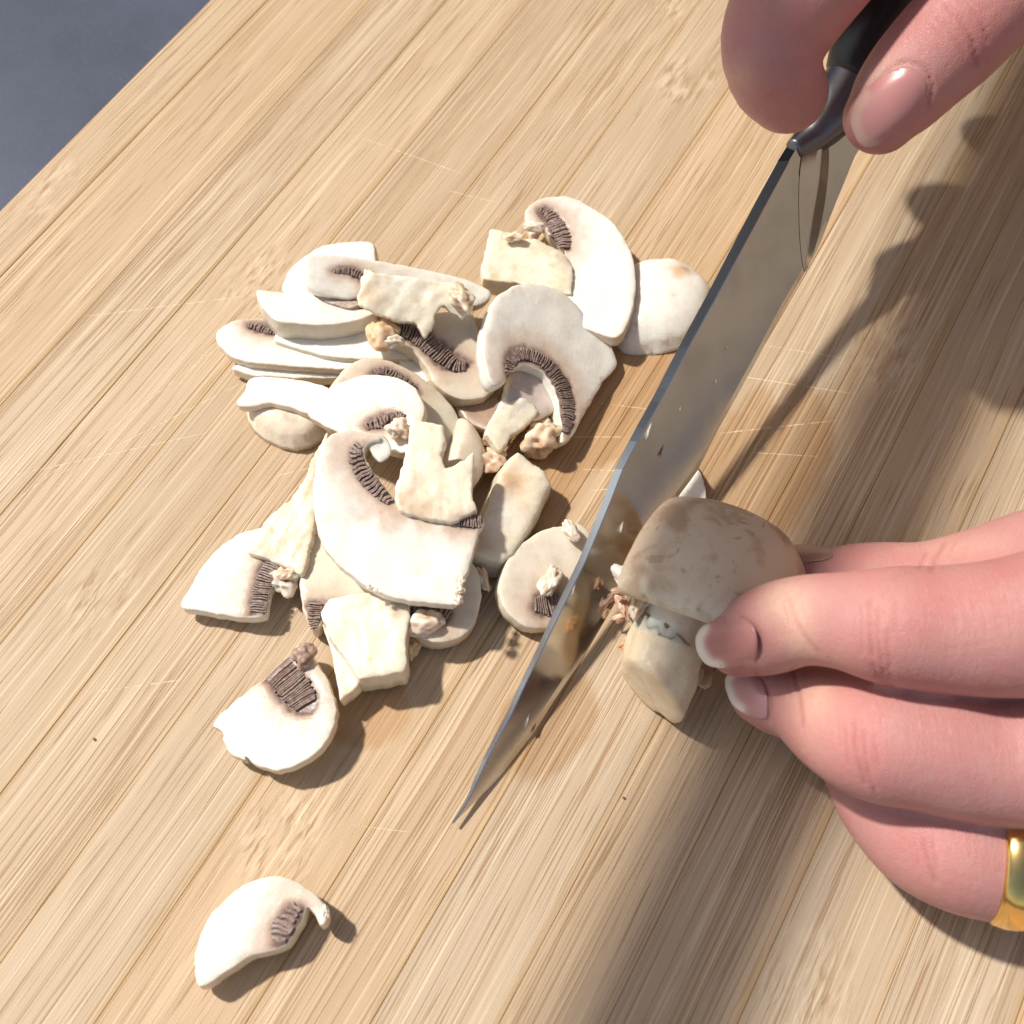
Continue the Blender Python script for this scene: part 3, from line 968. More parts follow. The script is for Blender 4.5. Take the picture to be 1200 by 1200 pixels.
chunk, plQ = slab('stem_chunk', [(607, 528), (596, 538), (588, 550), (581, 568), (574, 588), (565, 614), (561, 634), (556, 646), (568, 652), (587, 657), (602, 650), (616, 628), (632, 598), (647, 566), (638, 552), (626, 542)],
                  7.5, -0.22, 0.05, t=6.5, face=np.array((.80, .70, .54)), wall=CREAM * .95, mat=M_STEM, sharp=True, seed=33, relief=.35, edge=.6, rough=.2, walltilt=.12,
                  spots=[(602, 566, 2.2, RUST * 1.25, .75), (594, 556, 1, RUST, .5), (568, 640, 1.6, RUST, .5), (590, 605, 2.5, WHITE, .6)])
tag(chunk, 'loose tan stem chunk with a brown spot, between the pile and the oval beige slice', 'mushroom stem')
oR, plR = slice_('oval beige slice just left of the blade with a small brown gill patch',
                 [(585, 683), (590, 667), (600, 650), (617, 632), (637, 621), (660, 615), (674, 612), (690, 622), (698, 645), (698, 680), (684, 712), (660, 730), (640, 736), (620, 735), (605, 727), (592, 712), (586, 697)],
                 4.0, -0.28, 0.12, t=3.2, face=np.array((.80, .71, .58)), wall=CREAM, seed=34,
                 gills=[[(621, 712), (628, 698), (640, 691), (655, 692), (655, 720), (640, 724), (628, 722)]], zmin=.15)
gill_band(oR, plR, [(626, 708), (640, 708), (652, 706)], [2.2, 3.6, 3.6], h=.4, spacing=.42, seed=34)
crumb('torn_flap', 646, 680, 5.0, 1.7, WHITE, 52, parent=oR, squash=(.8, 1.5, .6))
crumb('torn_flap', 669, 622, 5.5, 1.4, WHITE, 53, parent=oR, squash=(.8, 1.4, .7), amp=.3)
oS, _ = slice_('white slice almost hidden behind the blade, showing a sliver by the whole mushroom cap',
               [(727, 548), (735, 522), (752, 504), (780, 505), (804, 528), (820, 552), (827, 573), (825, 590), (802, 606), (765, 602), (738, 582)],
               3.4, 0, 0, t=3.0, seed=35)
# --- lower left
oT, plT = slice_('quarter-round white slice at the far left with brown gills on its right edge',
                 [(310, 619), (300, 620), (282, 625), (257, 641), (236, 665), (221, 691), (213, 710), (240, 716), (266, 720), (288, 723), (310, 720), (314, 700), (322, 680), (338, 668), (340, 640)],
                 4.4, 0.02, 0.02, t=2.6, seed=36, wall=WHITE * .95, gills=[[(308, 655), (330, 655), (336, 668), (322, 680), (315, 700), (312, 719), (290, 721), (294, 695), (300, 672)]], halo_w=2.6, halo_s=.8)
gill_band(oT, plT, [(320, 660), (312, 675), (306, 695), (302, 717)], [2.6, 2.8, 2.8, 2.6], h=.45, spacing=.5, seed=36)
crumb('torn_flap', 334, 682, 3.4, 2.1, WHITE, 54, parent=oT, squash=(1, .9, .8))
crumb('torn_flap', 341, 672, 4.6, 1.5, CREAM, 55, parent=oT, squash=(1.2, .7, .7))
oU, _ = slab('stem_strip', [(384, 505), (372, 522), (357, 560), (341, 585), (316, 603), (303, 622), (289, 646), (330, 662), (352, 672), (358, 663), (362, 640), (369, 612), (372, 585), (380, 540)],
             8.2, 0.10, 0.12, t=2.6, face=np.array((.78, .66, .48)), wall=STEMC, mat=M_STEM, seed=37, relief=.55, rough=.35, fibres=((370, 560), (320, 650)),
             spots=[(362, 552, 2.0, RUST * 1.1, .5), (322, 622, .8, RUST, .6), (345, 655, 1.2, RUST * 1.2, .4), (357, 540, 2, RUST * 1.4, .4)])
tag(oU, 'rough tan strip of stem leaning over the far left quarter-round slice', 'mushroom stem')
oV, plV = slice_('shaded slice under the front of the largest slice, with a broad pale stem pointing down',
                 [(360, 622), (354, 650), (351, 680), (355, 712), (366, 738), (375, 734), (382, 715), (391, 702), (412, 698), (447, 696), (490, 704), (500, 680), (470, 640), (410, 610)],
                 5.0, 0.0, 0.05, t=3.8, face=CREAM * .98, wall=SKIN, seed=38, gills=[[(357, 706), (372, 703), (384, 703), (378, 722), (372, 736), (364, 736)]])
gill_band(oV, plV, [(370, 706), (368, 720), (368, 736)], [2.2, 2.0, 1.2], h=.5, spacing=.45, seed=38)
oW, _ = slab('stem', [(384, 701), (376, 718), (386, 745), (398, 762), (410, 778), (421, 797), (434, 794), (455, 790), (473, 786), (477, 777), (475, 755), (480, 722), (479, 703), (448, 693), (410, 696)],
             8.8, 0.0, 0.05, t=7.2, face=STEMC * 1.12, wall=STEMC * 1.02, parent=oV, mat=M_STEM, seed=39, relief=.5, rough=.25, fibres=((430, 700), (445, 790)),
             spots=[(420, 720, 2.4, WHITE * 1.02, .7), (470, 710, 1.6, HALO, .45), (440, 700, 1.8, HALO * 1.4, .4), (455, 740, 1.2, CREAM, .5)])
oW2, _ = slab('stem_split', [(377, 730), (386, 742), (398, 762), (410, 780), (420, 797), (418, 803), (398, 822), (394, 795), (388, 765)],
              5.2, 0.15, 0.0, t=3.2, face=STEMC * 1.1, wall=STEMC, parent=oV, mat=M_STEM, seed=40, relief=.3, fibres=((380, 740), (400, 815)))
crumb('mushroom_crumb', 483, 758, 2.0, 1.5, np.array((.80, .68, .42)), 56, 'tiny yellow crumb in the angle beside the broad pale stem', 'mushroom scrap', squash=(.7, 1.4, .8), group='torn mushroom scraps')
oX, plX = slice_('curled slice hugging the lower right corner of the largest slice, dark gills inside',
                 [(548, 655), (557, 664), (563, 680), (564, 697), (561, 717), (551, 737), (534, 749), (517, 752), (498, 750), (487, 741), (483, 728), (490, 716), (480, 700), (500, 680), (530, 665)],
                 6.0, -0.12, 0.12, t=4.6, face=CREAM * 1.02, wall=SKIN, seed=41, gills=[[(480, 703), (527, 703), (529, 720), (526, 732), (513, 732), (497, 718), (484, 722)]])
gill_band(oX, plX, [(484, 710), (500, 712), (514, 718), (524, 724)], [1.8, 2.2, 2.4, 2.4], h=.5, spacing=.7, seed=41)
crumb('torn_flap', 497, 731, 6.2, 2.3, np.array((.85, .76, .66)), 57, parent=oX, squash=(1.3, .8, .7), amp=.4)
crumb('torn_flap', 566, 677, 4.2, 1.5, SKIN * 1.1, 58, parent=oX, squash=(.6, 1.5, .6), amp=.4)
# --- two loose slices
oY, plY = slice_('loose white slice below the pile with a wide dark gill patch',
                 [(350, 756), (341, 764), (323, 780), (307, 795), (287, 811), (270, 826), (252, 842), (249, 851), (260, 857), (263, 871), (271, 884), (288, 890), (287, 886), (296, 894), (305, 899), (325, 902), (355, 892), (377, 875), (389, 856), (393, 836), (392, 819), (381, 792), (367, 772), (361, 758)],
                 4.6, 0.13, -0.02, t=2.2, face=WHITE, wall=CREAM, seed=42, relief=.14, rough=.2,
                 gills=[[(307, 795), (323, 780), (341, 765), (350, 777), (360, 793), (372, 810), (375, 823), (367, 836), (352, 840), (338, 833), (322, 818)]], halo_w=3.2)
gill_band(oY, plY, [(327, 786), (338, 798), (350, 812), (358, 826)], [4.6, 5.0, 4.6, 3.2], h=.5, spacing=.42, seed=42)
crumb('torn_flap', 356, 766, 6.0, 1.9, np.array((.42, .30, .24)), 59, parent=oY, squash=(1, .8, .6), amp=.5)
oZ, plZ = slice_('lone thick slice near the bottom edge, apart from all others, with a hooked right end',
                 [(234, 1156), (228, 1128), (232, 1105), (242, 1078), (260, 1057), (283, 1038), (310, 1028), (333, 1028), (353, 1036), (371, 1049), (382, 1064), (384, 1076), (376, 1085), (369, 1071), (359, 1062), (354, 1077), (337, 1105), (321, 1113), (292, 1121), (266, 1138)],
                 5.0, 0.02, 0.0, t=3.6, face=WHITE, wall=CREAM * 1.05, seed=43, relief=.18, rough=.14,
                 gills=[[(318, 1108), (320, 1086), (326, 1070), (338, 1058), (352, 1058), (358, 1064), (353, 1078), (337, 1107), (324, 1114)]], spots=[(305, 1100, 1.8, HALO * 1.2, .5), (340, 1045, 2.2, TAN, .35), (262, 1056, 1.2, np.array((.8, .66, .4)), .5), (285, 1120, 1.2, CREAM * .8, .5)], halo_w=2.2)
gill_band(oZ, plZ, [(326, 1104), (330, 1088), (337, 1073), (347, 1063)], [2.0, 2.9, 2.6, 1.6], h=.45, spacing=1.1, seed=43)
crumb('torn_flap', 381, 1069, 4.4, .8, WHITE, 60, parent=oZ, squash=(1.3, .6, .6))

# ------------------------------------------------------------------ knife
LEAN = R(37)
TIP = P(530, 965, 1.7)
HEEL = P(1003, 182, 20.0)
KS = (HEEL - TIP) / np.linalg.norm(HEEL - TIP)
nh = np.array([KS[1], -KS[0], 0])
nh /= np.linalg.norm(nh)
if nh[0] < 0:
    nh = -nh
ku = np.cross(KS, nh)
if ku[2] < 0:
    ku = -ku
KH = -math.sin(LEAN) * nh + math.cos(LEAN) * ku
KM = np.cross(KS, KH)
if KM[0] < 0:
    KM = -KM


def Q(px, py):
    d = ray(px, py)
    return TIP + 0 + (CAM + d * (((TIP - CAM) @ KM) / (d @ KM)) - TIP)


def sh(px, py):
    q = Q(px, py) - TIP
    return (q @ KS, q @ KH)


SPINE = sorted([sh(*p) for p in [(531, 964), (547, 942), (573, 886), (599, 838), (617, 799), (637, 759), (657, 717), (687, 656), (715, 589), (729, 552), (750, 512), (776, 466), (808, 405), (840, 347), (875, 281), (901, 232), (925, 188)]])
EDGE = sorted([sh(*p) for p in [(531, 966), (556, 941), (587, 909), (614, 874), (625, 860), (646, 827), (672, 787), (690, 758), (704, 735), (748, 660), (793, 585), (817, 553), (840, 507), (863, 466), (892, 413), (916, 367), (943, 320), (960, 290), (975, 250), (1003, 182)]])
sp = np.array(SPINE)
eg = np.array(EDGE)
knife = empty('kitchen_knife', TIP)
tag(knife, 'steel kitchen knife with black handle, blade slicing down through the whole mushroom', 'knife')
kv, kf = [], []
st = np.concatenate([[0.05, .6, 1.5, 3.], np.linspace(5, sp[-1, 0], 46)])
for s_ in st:
    hs = np.interp(s_, sp[:, 0], sp[:, 1])
    he = np.interp(s_, eg[:, 0], eg[:, 1])
    tk = np.interp(s_, [0, 8, 60, 105], [0.35, 1.0, 1.9, 2.5])
    hw_ = hs - he
    bev = min(1.0, hw_ * .3)
    prof = [(hs - .12, 0), (hs, -.12), (hs, -tk + .12), (hs - .12, -tk), (he + bev, -tk * .32), (he, -.12), (he, -.06), (he + bev, 0.0)]
    for (h_, m_) in prof:
        kv.append(TIP + KS * s_ + KH * h_ + KM * m_)
npf = 8
for i in range(len(st) - 1):
    for q in range(npf):
        kf.append((i * npf + q, i * npf + (q + 1) % npf, (i + 1) * npf + (q + 1) % npf, (i + 1) * npf + q))
kf.append(tuple(range(npf)))
kf.append(tuple(range((len(st) - 1) * npf, len(st) * npf))[::-1])
print('edge z', [round(float((TIP + KS * a + KH * b)[2]), 1) for a, b in EDGE])
print('blade width', [round(float(np.interp(q, sp[:, 0], sp[:, 1]) - np.interp(q, eg[:, 0], eg[:, 1])), 1) for q in (10, 30, 60, 90, 105)])
blade = mesh_obj('blade', kv, kf, M_STEEL, knife, smooth=False)
blade.data.materials.append(M_SPINE)
for p_ in blade.data.polygons:
    if p_.index < (len(st) - 1) * npf and p_.index % npf in (0, 1, 2):
        p_.material_index = 1
# ricasso: rest of the heel, past the spine's end, running up under the thumb
s0, s1 = sp[-1, 0], sp[-1, 0] + 22
rc = []
for s_ in np.linspace(s0, s1, 6):
    f = (s_ - s0) / (s1 - s0)
    hs = np.interp(s0, sp[:, 0], sp[:, 1])
    he = np.interp(min(s_, eg[-1, 0]), eg[:, 0], eg[:, 1])
    for (h_, m_) in ((hs, -.05), (hs, -2.45), (he, -.5 - f), (he, -.1)):
        rc.append(TIP + KS * s_ + KH * h_ + KM * m_)
rf = []
for i in range(5):
    for q in range(4):
        rf.append((i * 4 + q, i * 4 + (q + 1) % 4, i * 4 + 4 + (q + 1) % 4, i * 4 + 4 + q))
rf += [(0, 1, 2, 3), (23, 22, 21, 20)]
mesh_obj('heel', rc, rf, M_STEEL, knife, smooth=False)
# concave ground bevel in front of the bolster
lens = [(943, 319), (938, 290), (936, 245), (937, 205), (942, 172), (952, 158), (966, 156), (971, 175), (970, 205), (966, 240), (958, 280), (950, 304)]
l2 = catmull(np.array([sh(*p) for p in lens]), 0.5)
ax0, ax1 = np.array(sh(943, 319)), np.array(sh(958, 156))
la = (ax1 - ax0) / np.linalg.norm(ax1 - ax0)
lb = np.array([-la[1], la[0]])
if lb[1] < 0:
    lb = -lb
lv, lf = [], []
rows = 26
tt = (l2 - ax0) @ la
aa = (l2 - ax0) @ lb
for i in range(rows):
    t_ = tt.min() + 0.02 + (tt.max() - tt.min() - .04) * i / (rows - 1)
    cr = []
    for j in range(len(l2)):
        j2 = (j + 1) % len(l2)
        if (tt[j] - t_) * (tt[j2] - t_) <= 0 and abs(tt[j] - tt[j2]) > 1e-9:
            f = (t_ - tt[j]) / (tt[j2] - tt[j])
            cr.append(aa[j] + f * (aa[j2] - aa[j]))
    lo_, hi_ = (min(cr), max(cr)) if len(cr) >= 2 else (0, 0.01)
    for q in range(11):
        x = q / 10
        a_ = lo_ + (hi_ - lo_) * x
        # a hollow-ground facet that leans towards the edge side
        m_ = 0.06 + (hi_ - lo_) * (0.36 * min(x, .6) - 0.54 * max(0, x - .6)) * min(1, (i / (rows - 1)) * 1.5)
        c2_ = ax0 + la * t_ + lb * a_
        lv.append(TIP + KS * c2_[0] + KH * c2_[1] + KM * m_)
for i in range(rows - 1):
    for q in range(10):
        lf.append((i * 11 + q, i * 11 + q + 1, i * 11 + 12 + q, i * 11 + 11 + q))
mesh_obj('heel_bevel', lv, lf, M_STEEL, knife)


def loft(name, axis, radii, mat, parent, up=None, n=24, capends=True, power=2.0, step=1.0):
    """closed tube through points (mm) with elliptical radii [(side, up)]"""
    axis = np.asarray(axis, float)
    radii = np.asarray([(r, r) if np.isscalar(r) else r for r in radii], float)
    dense = catmull(np.hstack([axis, radii]), step, False)
    A, Rd = dense[:, :3], dense[:, 3:]
    V, Fc = [], []
    m = len(A)
    for i in range(m):
        d = A[min(i + 1, m - 1)] - A[max(i - 1, 0)]
        d /= np.linalg.norm(d)
        u = (np.array([0, 0, 1.0]) if up is None else np.array(up))
        u = u - d * (u @ d)
        u /= np.linalg.norm(u)
        s_ = np.cross(d, u)
        for q in range(n):
            a = 2 * math.pi * q / n
            ca_, sa_ = math.cos(a), math.sin(a)
            ca_ = math.copysign(abs(ca_) ** (2 / power), ca_)
            sa_ = math.copysign(abs(sa_) ** (2 / power), sa_)
            V.append(A[i] + s_ * Rd[i, 0] * ca_ + u * Rd[i, 1] * sa_)
    for i in range(m - 1):
        for q in range(n):
            q2 = (q + 1) % n
            Fc.append((i * n + q, i * n + q2, (i + 1) * n + q2, (i + 1) * n + q))
    Fc.append(tuple(range(n))[::-1])
    Fc.append(tuple(range((m - 1) * n, m * n)))
    if name is None:
        return V, Fc
    return mesh_obj(name, V, Fc, mat, parent)


# bolster: swelling from the spine into the round collar
b0 = Q(934, 172) - KM * 1.2
zz0 = b0[2]
bx = [b0 - KH * 1.0, P(943, 152, zz0 + .8) - KH * 2, P(955, 130, zz0 + 2.2) - KH * 2.8, P(968, 107, zz0 + 4) - KH * 3.2, P(980, 88, zz0 + 5.6) - KH * 3.4, P(992, 68, zz0 + 7.2) - KH * 3.4]
loft('bolster', bx, [(1.5, 2.0), (3.0, 2.9), (4.6, 3.9), (5.0, 4.4), (4.8, 4.5), (4.6, 4.5)], M_BOLSTER, knife, up=KH)
hx = [P(988, 75, zz0 + 6.6) - KH * 3.4, P(1000, 55, zz0 + 8.2) - KH * 3.4, P(1040, -5, zz0 + 12) - KH * 3.4, P(1120, -130, zz0 + 19) - KH * 3.4, P(1210, -300, zz0 + 28) - KH * 3.4]
loft('handle', hx, [(4.3, 4.6), (4.9, 6.0), (5.6, 8.0), (6.5, 9.5), (6.0, 9.5)], M_BLACK, knife, up=KH, power=2.6)
# residue on the blade
for q, (px, py, r, c_, lb) in enumerate([
        (618, 843, 1.2, (.16, .11, .08), 'largest dark scrap on the blade, nearest to its tip'),
        (626, 852, .7, (.36, .26, .19), 'thin beige scrap beside the large dark one near the blade tip'),
        (775, 527, 1.0, (.16, .09, .05), 'dark brown scrap on the blade face just above the whole mushroom'),
        (760, 503, 1.3, (.52, .42, .37), 'pinkish scrap on the edge of the blade spine'),
        (852, 405, .6, (.14, .10, .07), 'tiny dark scrap highest up on the blade face'),
        (839, 444, .6, (.16, .10, .07), 'tiny dark scrap on the blade, second from the handle'),
        (728, 616, 1.0, (.52, .40, .32), 'pale curl of flesh on the blade beside the mushroom cap'),
        (672, 690, .7, (.3, .2, .15), 'small brown scrap on the blade beside the oval beige slice'),
        (704, 705, .8, (.2, .13, .09), 'small brown scrap at the blade edge beside the mushroom stem'),
        (797, 478, .5, (.3, .22, .16), 'faint scrap in the middle of the blade face')]):
    b_ = Q(px, py)
    bm = bmesh.new()
    bmesh.ops.create_icosphere(bm, subdivisions=3, radius=1)
    V = []
    for v in bm.verts:
        f = 1 + .6 * noise.noise(v.co * 1.6 + Vector((q * 3, 0, 0))) + .3 * noise.noise(v.co * 4 + Vector((q * 3, 5, 0)))
        e = v.co * f * r
        V.append(b_ + KM * (e.z * .18 + .05) + np.array((-.2, -.95, -.2)) * e.x * 1.2 + KS * e.y * .45)
    fs = [tuple(v.index for v in f.verts) for f in bm.faces]
    bm.free()
    o = mesh_obj('mushroom_scrap', V, fs, M_STEM, None, [np.array(c_)] * len(V), loc=b_)
    tag(o, lb, 'mushroom scrap', 'scraps stuck on the blade')

# ------------------------------------------------------------------ whole mushroom being cut
mush = empty('whole_mushroom', P(800, 740, 0))
tag(mush, 'half-cut button mushroom with brownish cap and stem, held between blade and fingers', 'mushroom')
MS = P(810, 676, 14.0)
md = P(764, 808, 7.0) - MS
MA = md / np.linalg.norm(md)                 # stem direction
MC = P(828, 684, 13.6) + MA * 2.8
m1 = np.cross(MA, np.array([0, 0, 1.0]))
m1 /= np.linalg.norm(m1)
if m1[0] < 0:
    m1 = -m1
m2 = np.cross(m1, MA)
if m2[2] < 0:
    m2 = -m2


def revolve(prof, n, amp, seed, colf, center, ell=(1, 1)):
    V, Fc, C = [], [], []
    pr = catmull(np.array(prof, float), 0.7, False)
    m = len(pr)
    for i, (r, a) in enumerate(pr):
        for q in range(n):
            t = 2 * math.pi * q / n
            ct, s_t = math.cos(t), math.sin(t)
            f = 1 + amp * nz(ct * 1.2 + seed, s_t * 1.2, a * 0.12) + amp * .5 * nz(ct * 3 + seed, s_t * 3, a * .3)
            V.append(center + m1 * r * f * ct * ell[0] + m2 * r * f * s_t * ell[1] - MA * a)
            C.append(colf(i / (m - 1), t, r, a))
    for i in range(m - 1):
        for q in range(n):
            q2 = (q + 1) % n
            Fc.append((i * n + q, i * n + q2, (i + 1) * n + q2, (i + 1) * n + q))
    return V, Fc, C


def clip_obj(name, V, Fc, C, mat, parent, pco, pno, seal):
    """trim a part at the blade's side and close the cut"""
    me = bpy.data.meshes.new('tmp')
    me.from_pydata([tuple(q) for q in V], [], Fc)
    bm = bmesh.new()
    bm.from_mesh(me)
    bmesh.ops.remove_doubles(bm, verts=bm.verts, dist=1e-4)
    bmesh.ops.holes_fill(bm, edges=[e for e in bm.edges if e.is_boundary], sides=0)
    if pco is not None:
        r = bmesh.ops.bisect_plane(bm, geom=bm.verts[:] + bm.edges[:] + bm.faces[:], plane_co=Vector(pco), plane_no=Vector(pno), clear_inner=True)
        bmesh.ops.holes_fill(bm, edges=[e for e in bm.edges if e.is_boundary], sides=0)
    bmesh.ops.recalc_face_normals(bm, faces=bm.faces)
    bmesh.ops.triangulate(bm, faces=[f for f in bm.faces if len(f.verts) > 4])
    bm.verts.index_update()
    V2 = np.array([tuple(v.co) for v in bm.verts])
    F2 = [tuple(v.index for v in f.verts) for f in bm.faces]
    bm.free()
    bpy.data.meshes.remove(me)
    Va = np.array(V)
    from mathutils.kdtree import KDTree
    kd = KDTree(len(Va))
    for i, q in enumerate(Va):
        kd.insert(q, i)
    kd.balance()
    C2 = [C[kd.find(q)[1]] for q in V2]
    V2[:, 2] = np.maximum(V2[:, 2], 0.1)
    return mesh_obj(name, V2, F2, mat, parent, C2)


def ccol(f, t, r, a):
    k = np.array((.66, .505, .36))
    if a < 1.0:
        g = min(1, (1.0 - a) / 3)
        k = k * (1 - g) + np.array((.74, .65, .50)) * g
    return k


CAPP = [(0.01, 14.8), (4, 14.5), (8.5, 13.1), (12.0, 9.9), (14.0, 5.6), (14.6, 1.6), (14.3, -1.0), (13.4, -2.6), (12.2, -2.9), (10.6, -2.0), (7, -1.0), (4.2, -0.6)]
V, Fc, C = revolve(CAPP, 72, .05, 2.0, ccol, MC, (1.0, .88))
cap = clip_obj('cap', V, Fc, C, M_CAP, mush, P(763, 655, 14), nh * 0.75 + KM * 0.65, True)


def scol(f, t, r, a):
    k = np.array((.80, .66, .45))
    if a > -8:
        k = k * .45 + WHITE * .55
    q = max(0, nz(math.cos(t) * 1.5, math.sin(t) * 1.5, a * .12) + .1)
    return k * (1 - q * .6) + RUST * 1.2 * q * .6


SC = MS
stemv = [(6.8, 0.2), (5.9, -1.8), (5.3, -5), (5.4, -9), (5.6, -13), (5.6, -17.2), (5.5, -17.7), (4.6, -17.8), (0.01, -17.8)]
V, Fc, C = revolve(stemv, 64, .17, 6.0, scol, SC)
# oblique end cut
V = [np.array(q) for q in V]
for i, q in enumerate(V):
    if (q - SC) @ MA > 10:
        V[i] = q + MA * (0.42 * ((q - SC) @ m1) - 0.42 * ((q - SC) @ m2))
stem = clip_obj('stem', V, Fc, C, M_STEM, mush, None, None, False)
for q, (x, y, z, r, c_, sq) in enumerate([(742, 684, 12, 2.6, WHITE * .95, (1.3, .7, .6)), (727, 705, 4, 1.9, np.array((.55, .36, .25)), (1.6, .4, .4)), (738, 718, 3, 1.6, np.array((.66, .48, .36)), (1.7, .4, .4)),
                                          (733, 692, 7, 1.4, np.array((.50, .32, .22)), (.5, 1.4, .5)), (738, 752, 6, 1.5, np.array((.62, .36, .14)), (.5, 1.2, .5)), (752, 700, 14, 2.2, CREAM, (.6, 1.5, .6))]):
    crumb('torn_veil', x, y, z, r, c_, 70 + q, parent=mush, squash=sq, amp=.5)
crumb('mushroom_crumb', 822, 788, 4, 2.0, np.array((.72, .56, .40)), 80, 'beige scrap of mushroom peeking out below the index fingernail', 'mushroom scrap', squash=(1.2, .7, .7), group='torn mushroom scraps')

# ------------------------------------------------------------------ hands


def skin_material():
    k = NT('skin')
    at = k.n('ShaderNodeAttribute', attribute_name='Col')
    tc = k.n('ShaderNodeTexCoord').outputs['Object']
    n1 = k.noise(tc, 190, 4, 0.55)
    n2 = k.noise(tc, 1100, 3, 0.6)
    wr = k.noise(k.mapping(tc, (1500, 260, 700)), 1.0, 3, 0.6, 0.3)
    vor = k.n('ShaderNodeTexVoronoi', feature='DISTANCE_TO_EDGE')
    k.l(k.mapping(tc, (1.0, 1.7, 1.2)), vor.inputs['Vector'])
    vor.inputs['Scale'].default_value = 2100
    fine = k.ramp(vor.outputs['Distance'], 0.0, 0.18)
    c = k.mix(k.math('MULTIPLY', k.ramp(n1, 0.35, 0.68), 0.45), at.outputs['Color'], (0.95, 0.74, 0.76), 'MULTIPLY')
    c = k.mix(k.math('MULTIPLY', k.ramp(n2, 0.42, 0.68), 0.16), c, (0.50, 0.20, 0.18))
    k.set(Base_Color=c, Roughness=k.math('ADD', 0.44, k.math('MULTIPLY', n2, 0.12)), Subsurface_Weight=0.45, Subsurface_Scale=0.0022)
    k.b.inputs['Subsurface Radius'].default_value = (1.0, 0.35, 0.22)
    k.b.inputs['Specular IOR Level'].default_value = 0.45
    h = k.math('ADD', k.math('MULTIPLY', n2, 0.5), k.math('MULTIPLY', fine, 0.22))
    h = k.math('ADD', h, k.math('MULTIPLY', wr, 0.75))
    k.bump(h, 0.42, 0.00035)
    return k.m


M_SKIN = skin_material()
kn = NT('fingernail')
an = kn.n('ShaderNodeAttribute', attribute_name='Col')
kn.set(Base_Color=an.outputs['Color'], Roughness=0.30, Subsurface_Weight=0.25, Subsurface_Scale=0.0012)
kn.bump(kn.noise(kn.mapping(kn.n('ShaderNodeTexCoord').outputs['Object'], (300, 1500, 300)), 1.0, 2), 0.05, 0.0002)
M_NAIL = kn.m


def capsule(pts, rad, flat=1.0, n=26):
    """closed finger tube with round ends; rad in mm, flat = height/width"""
    pts = np.asarray(pts, float)
    d0 = pts[0] - pts[1]
    d0 /= np.linalg.norm(d0)
    ext, er = [], []
    for a in (0.98, 0.9, 0.74, 0.5, 0.25):
        ext.append(pts[0] + d0 * rad[0] * a)
        er.append(rad[0] * math.sqrt(1 - a * a))
    dense = catmull(np.hstack([pts, np.array(rad)[:, None]]), 1.2, False)
    d1 = pts[-1] - pts[-2]
    d1 /= np.linalg.norm(d1)
    tail, tr = [], []
    for a in (0.25, 0.5, 0.74, 0.9, 0.98):
        tail.append(pts[-1] + d1 * rad[-1] * a)
        tr.append(rad[-1] * math.sqrt(1 - a * a))
    A = np.vstack([np.array(ext), dense[:, :3], np.array(tail)])
    Rr = np.concatenate([er, dense[:, 3], tr])
    V, Fc = [], []
    m = len(A)
    for i in range(m):
        d = A[min(i + 1, m - 1)] - A[max(i - 1, 0)]
        d /= np.linalg.norm(d)
        u = np.array([0, 0, 1.0]) - d * d[2]
        if np.linalg.norm(u) < 0.2:
            u = np.array([0, 1.0, 0]) - d * d[1]
        u /= np.linalg.norm(u)
        s_ = np.cross(d, u)
        for q in range(n):
            a = 2 * math.pi * q / n
            V.append(A[i] + (s_ * math.cos(a) + u * math.sin(a) * flat) * Rr[i])
    for i in range(m - 1):
        for q in range(n):
            q2 = (q + 1) % n
            Fc.append((i * n + q, i * n + q2, (i + 1) * n + q2, (i + 1) * n + q))
    Fc.append(tuple(range(n))[::-1])
    Fc.append(tuple(range((m - 1) * n, m * n)))
    return V, Fc


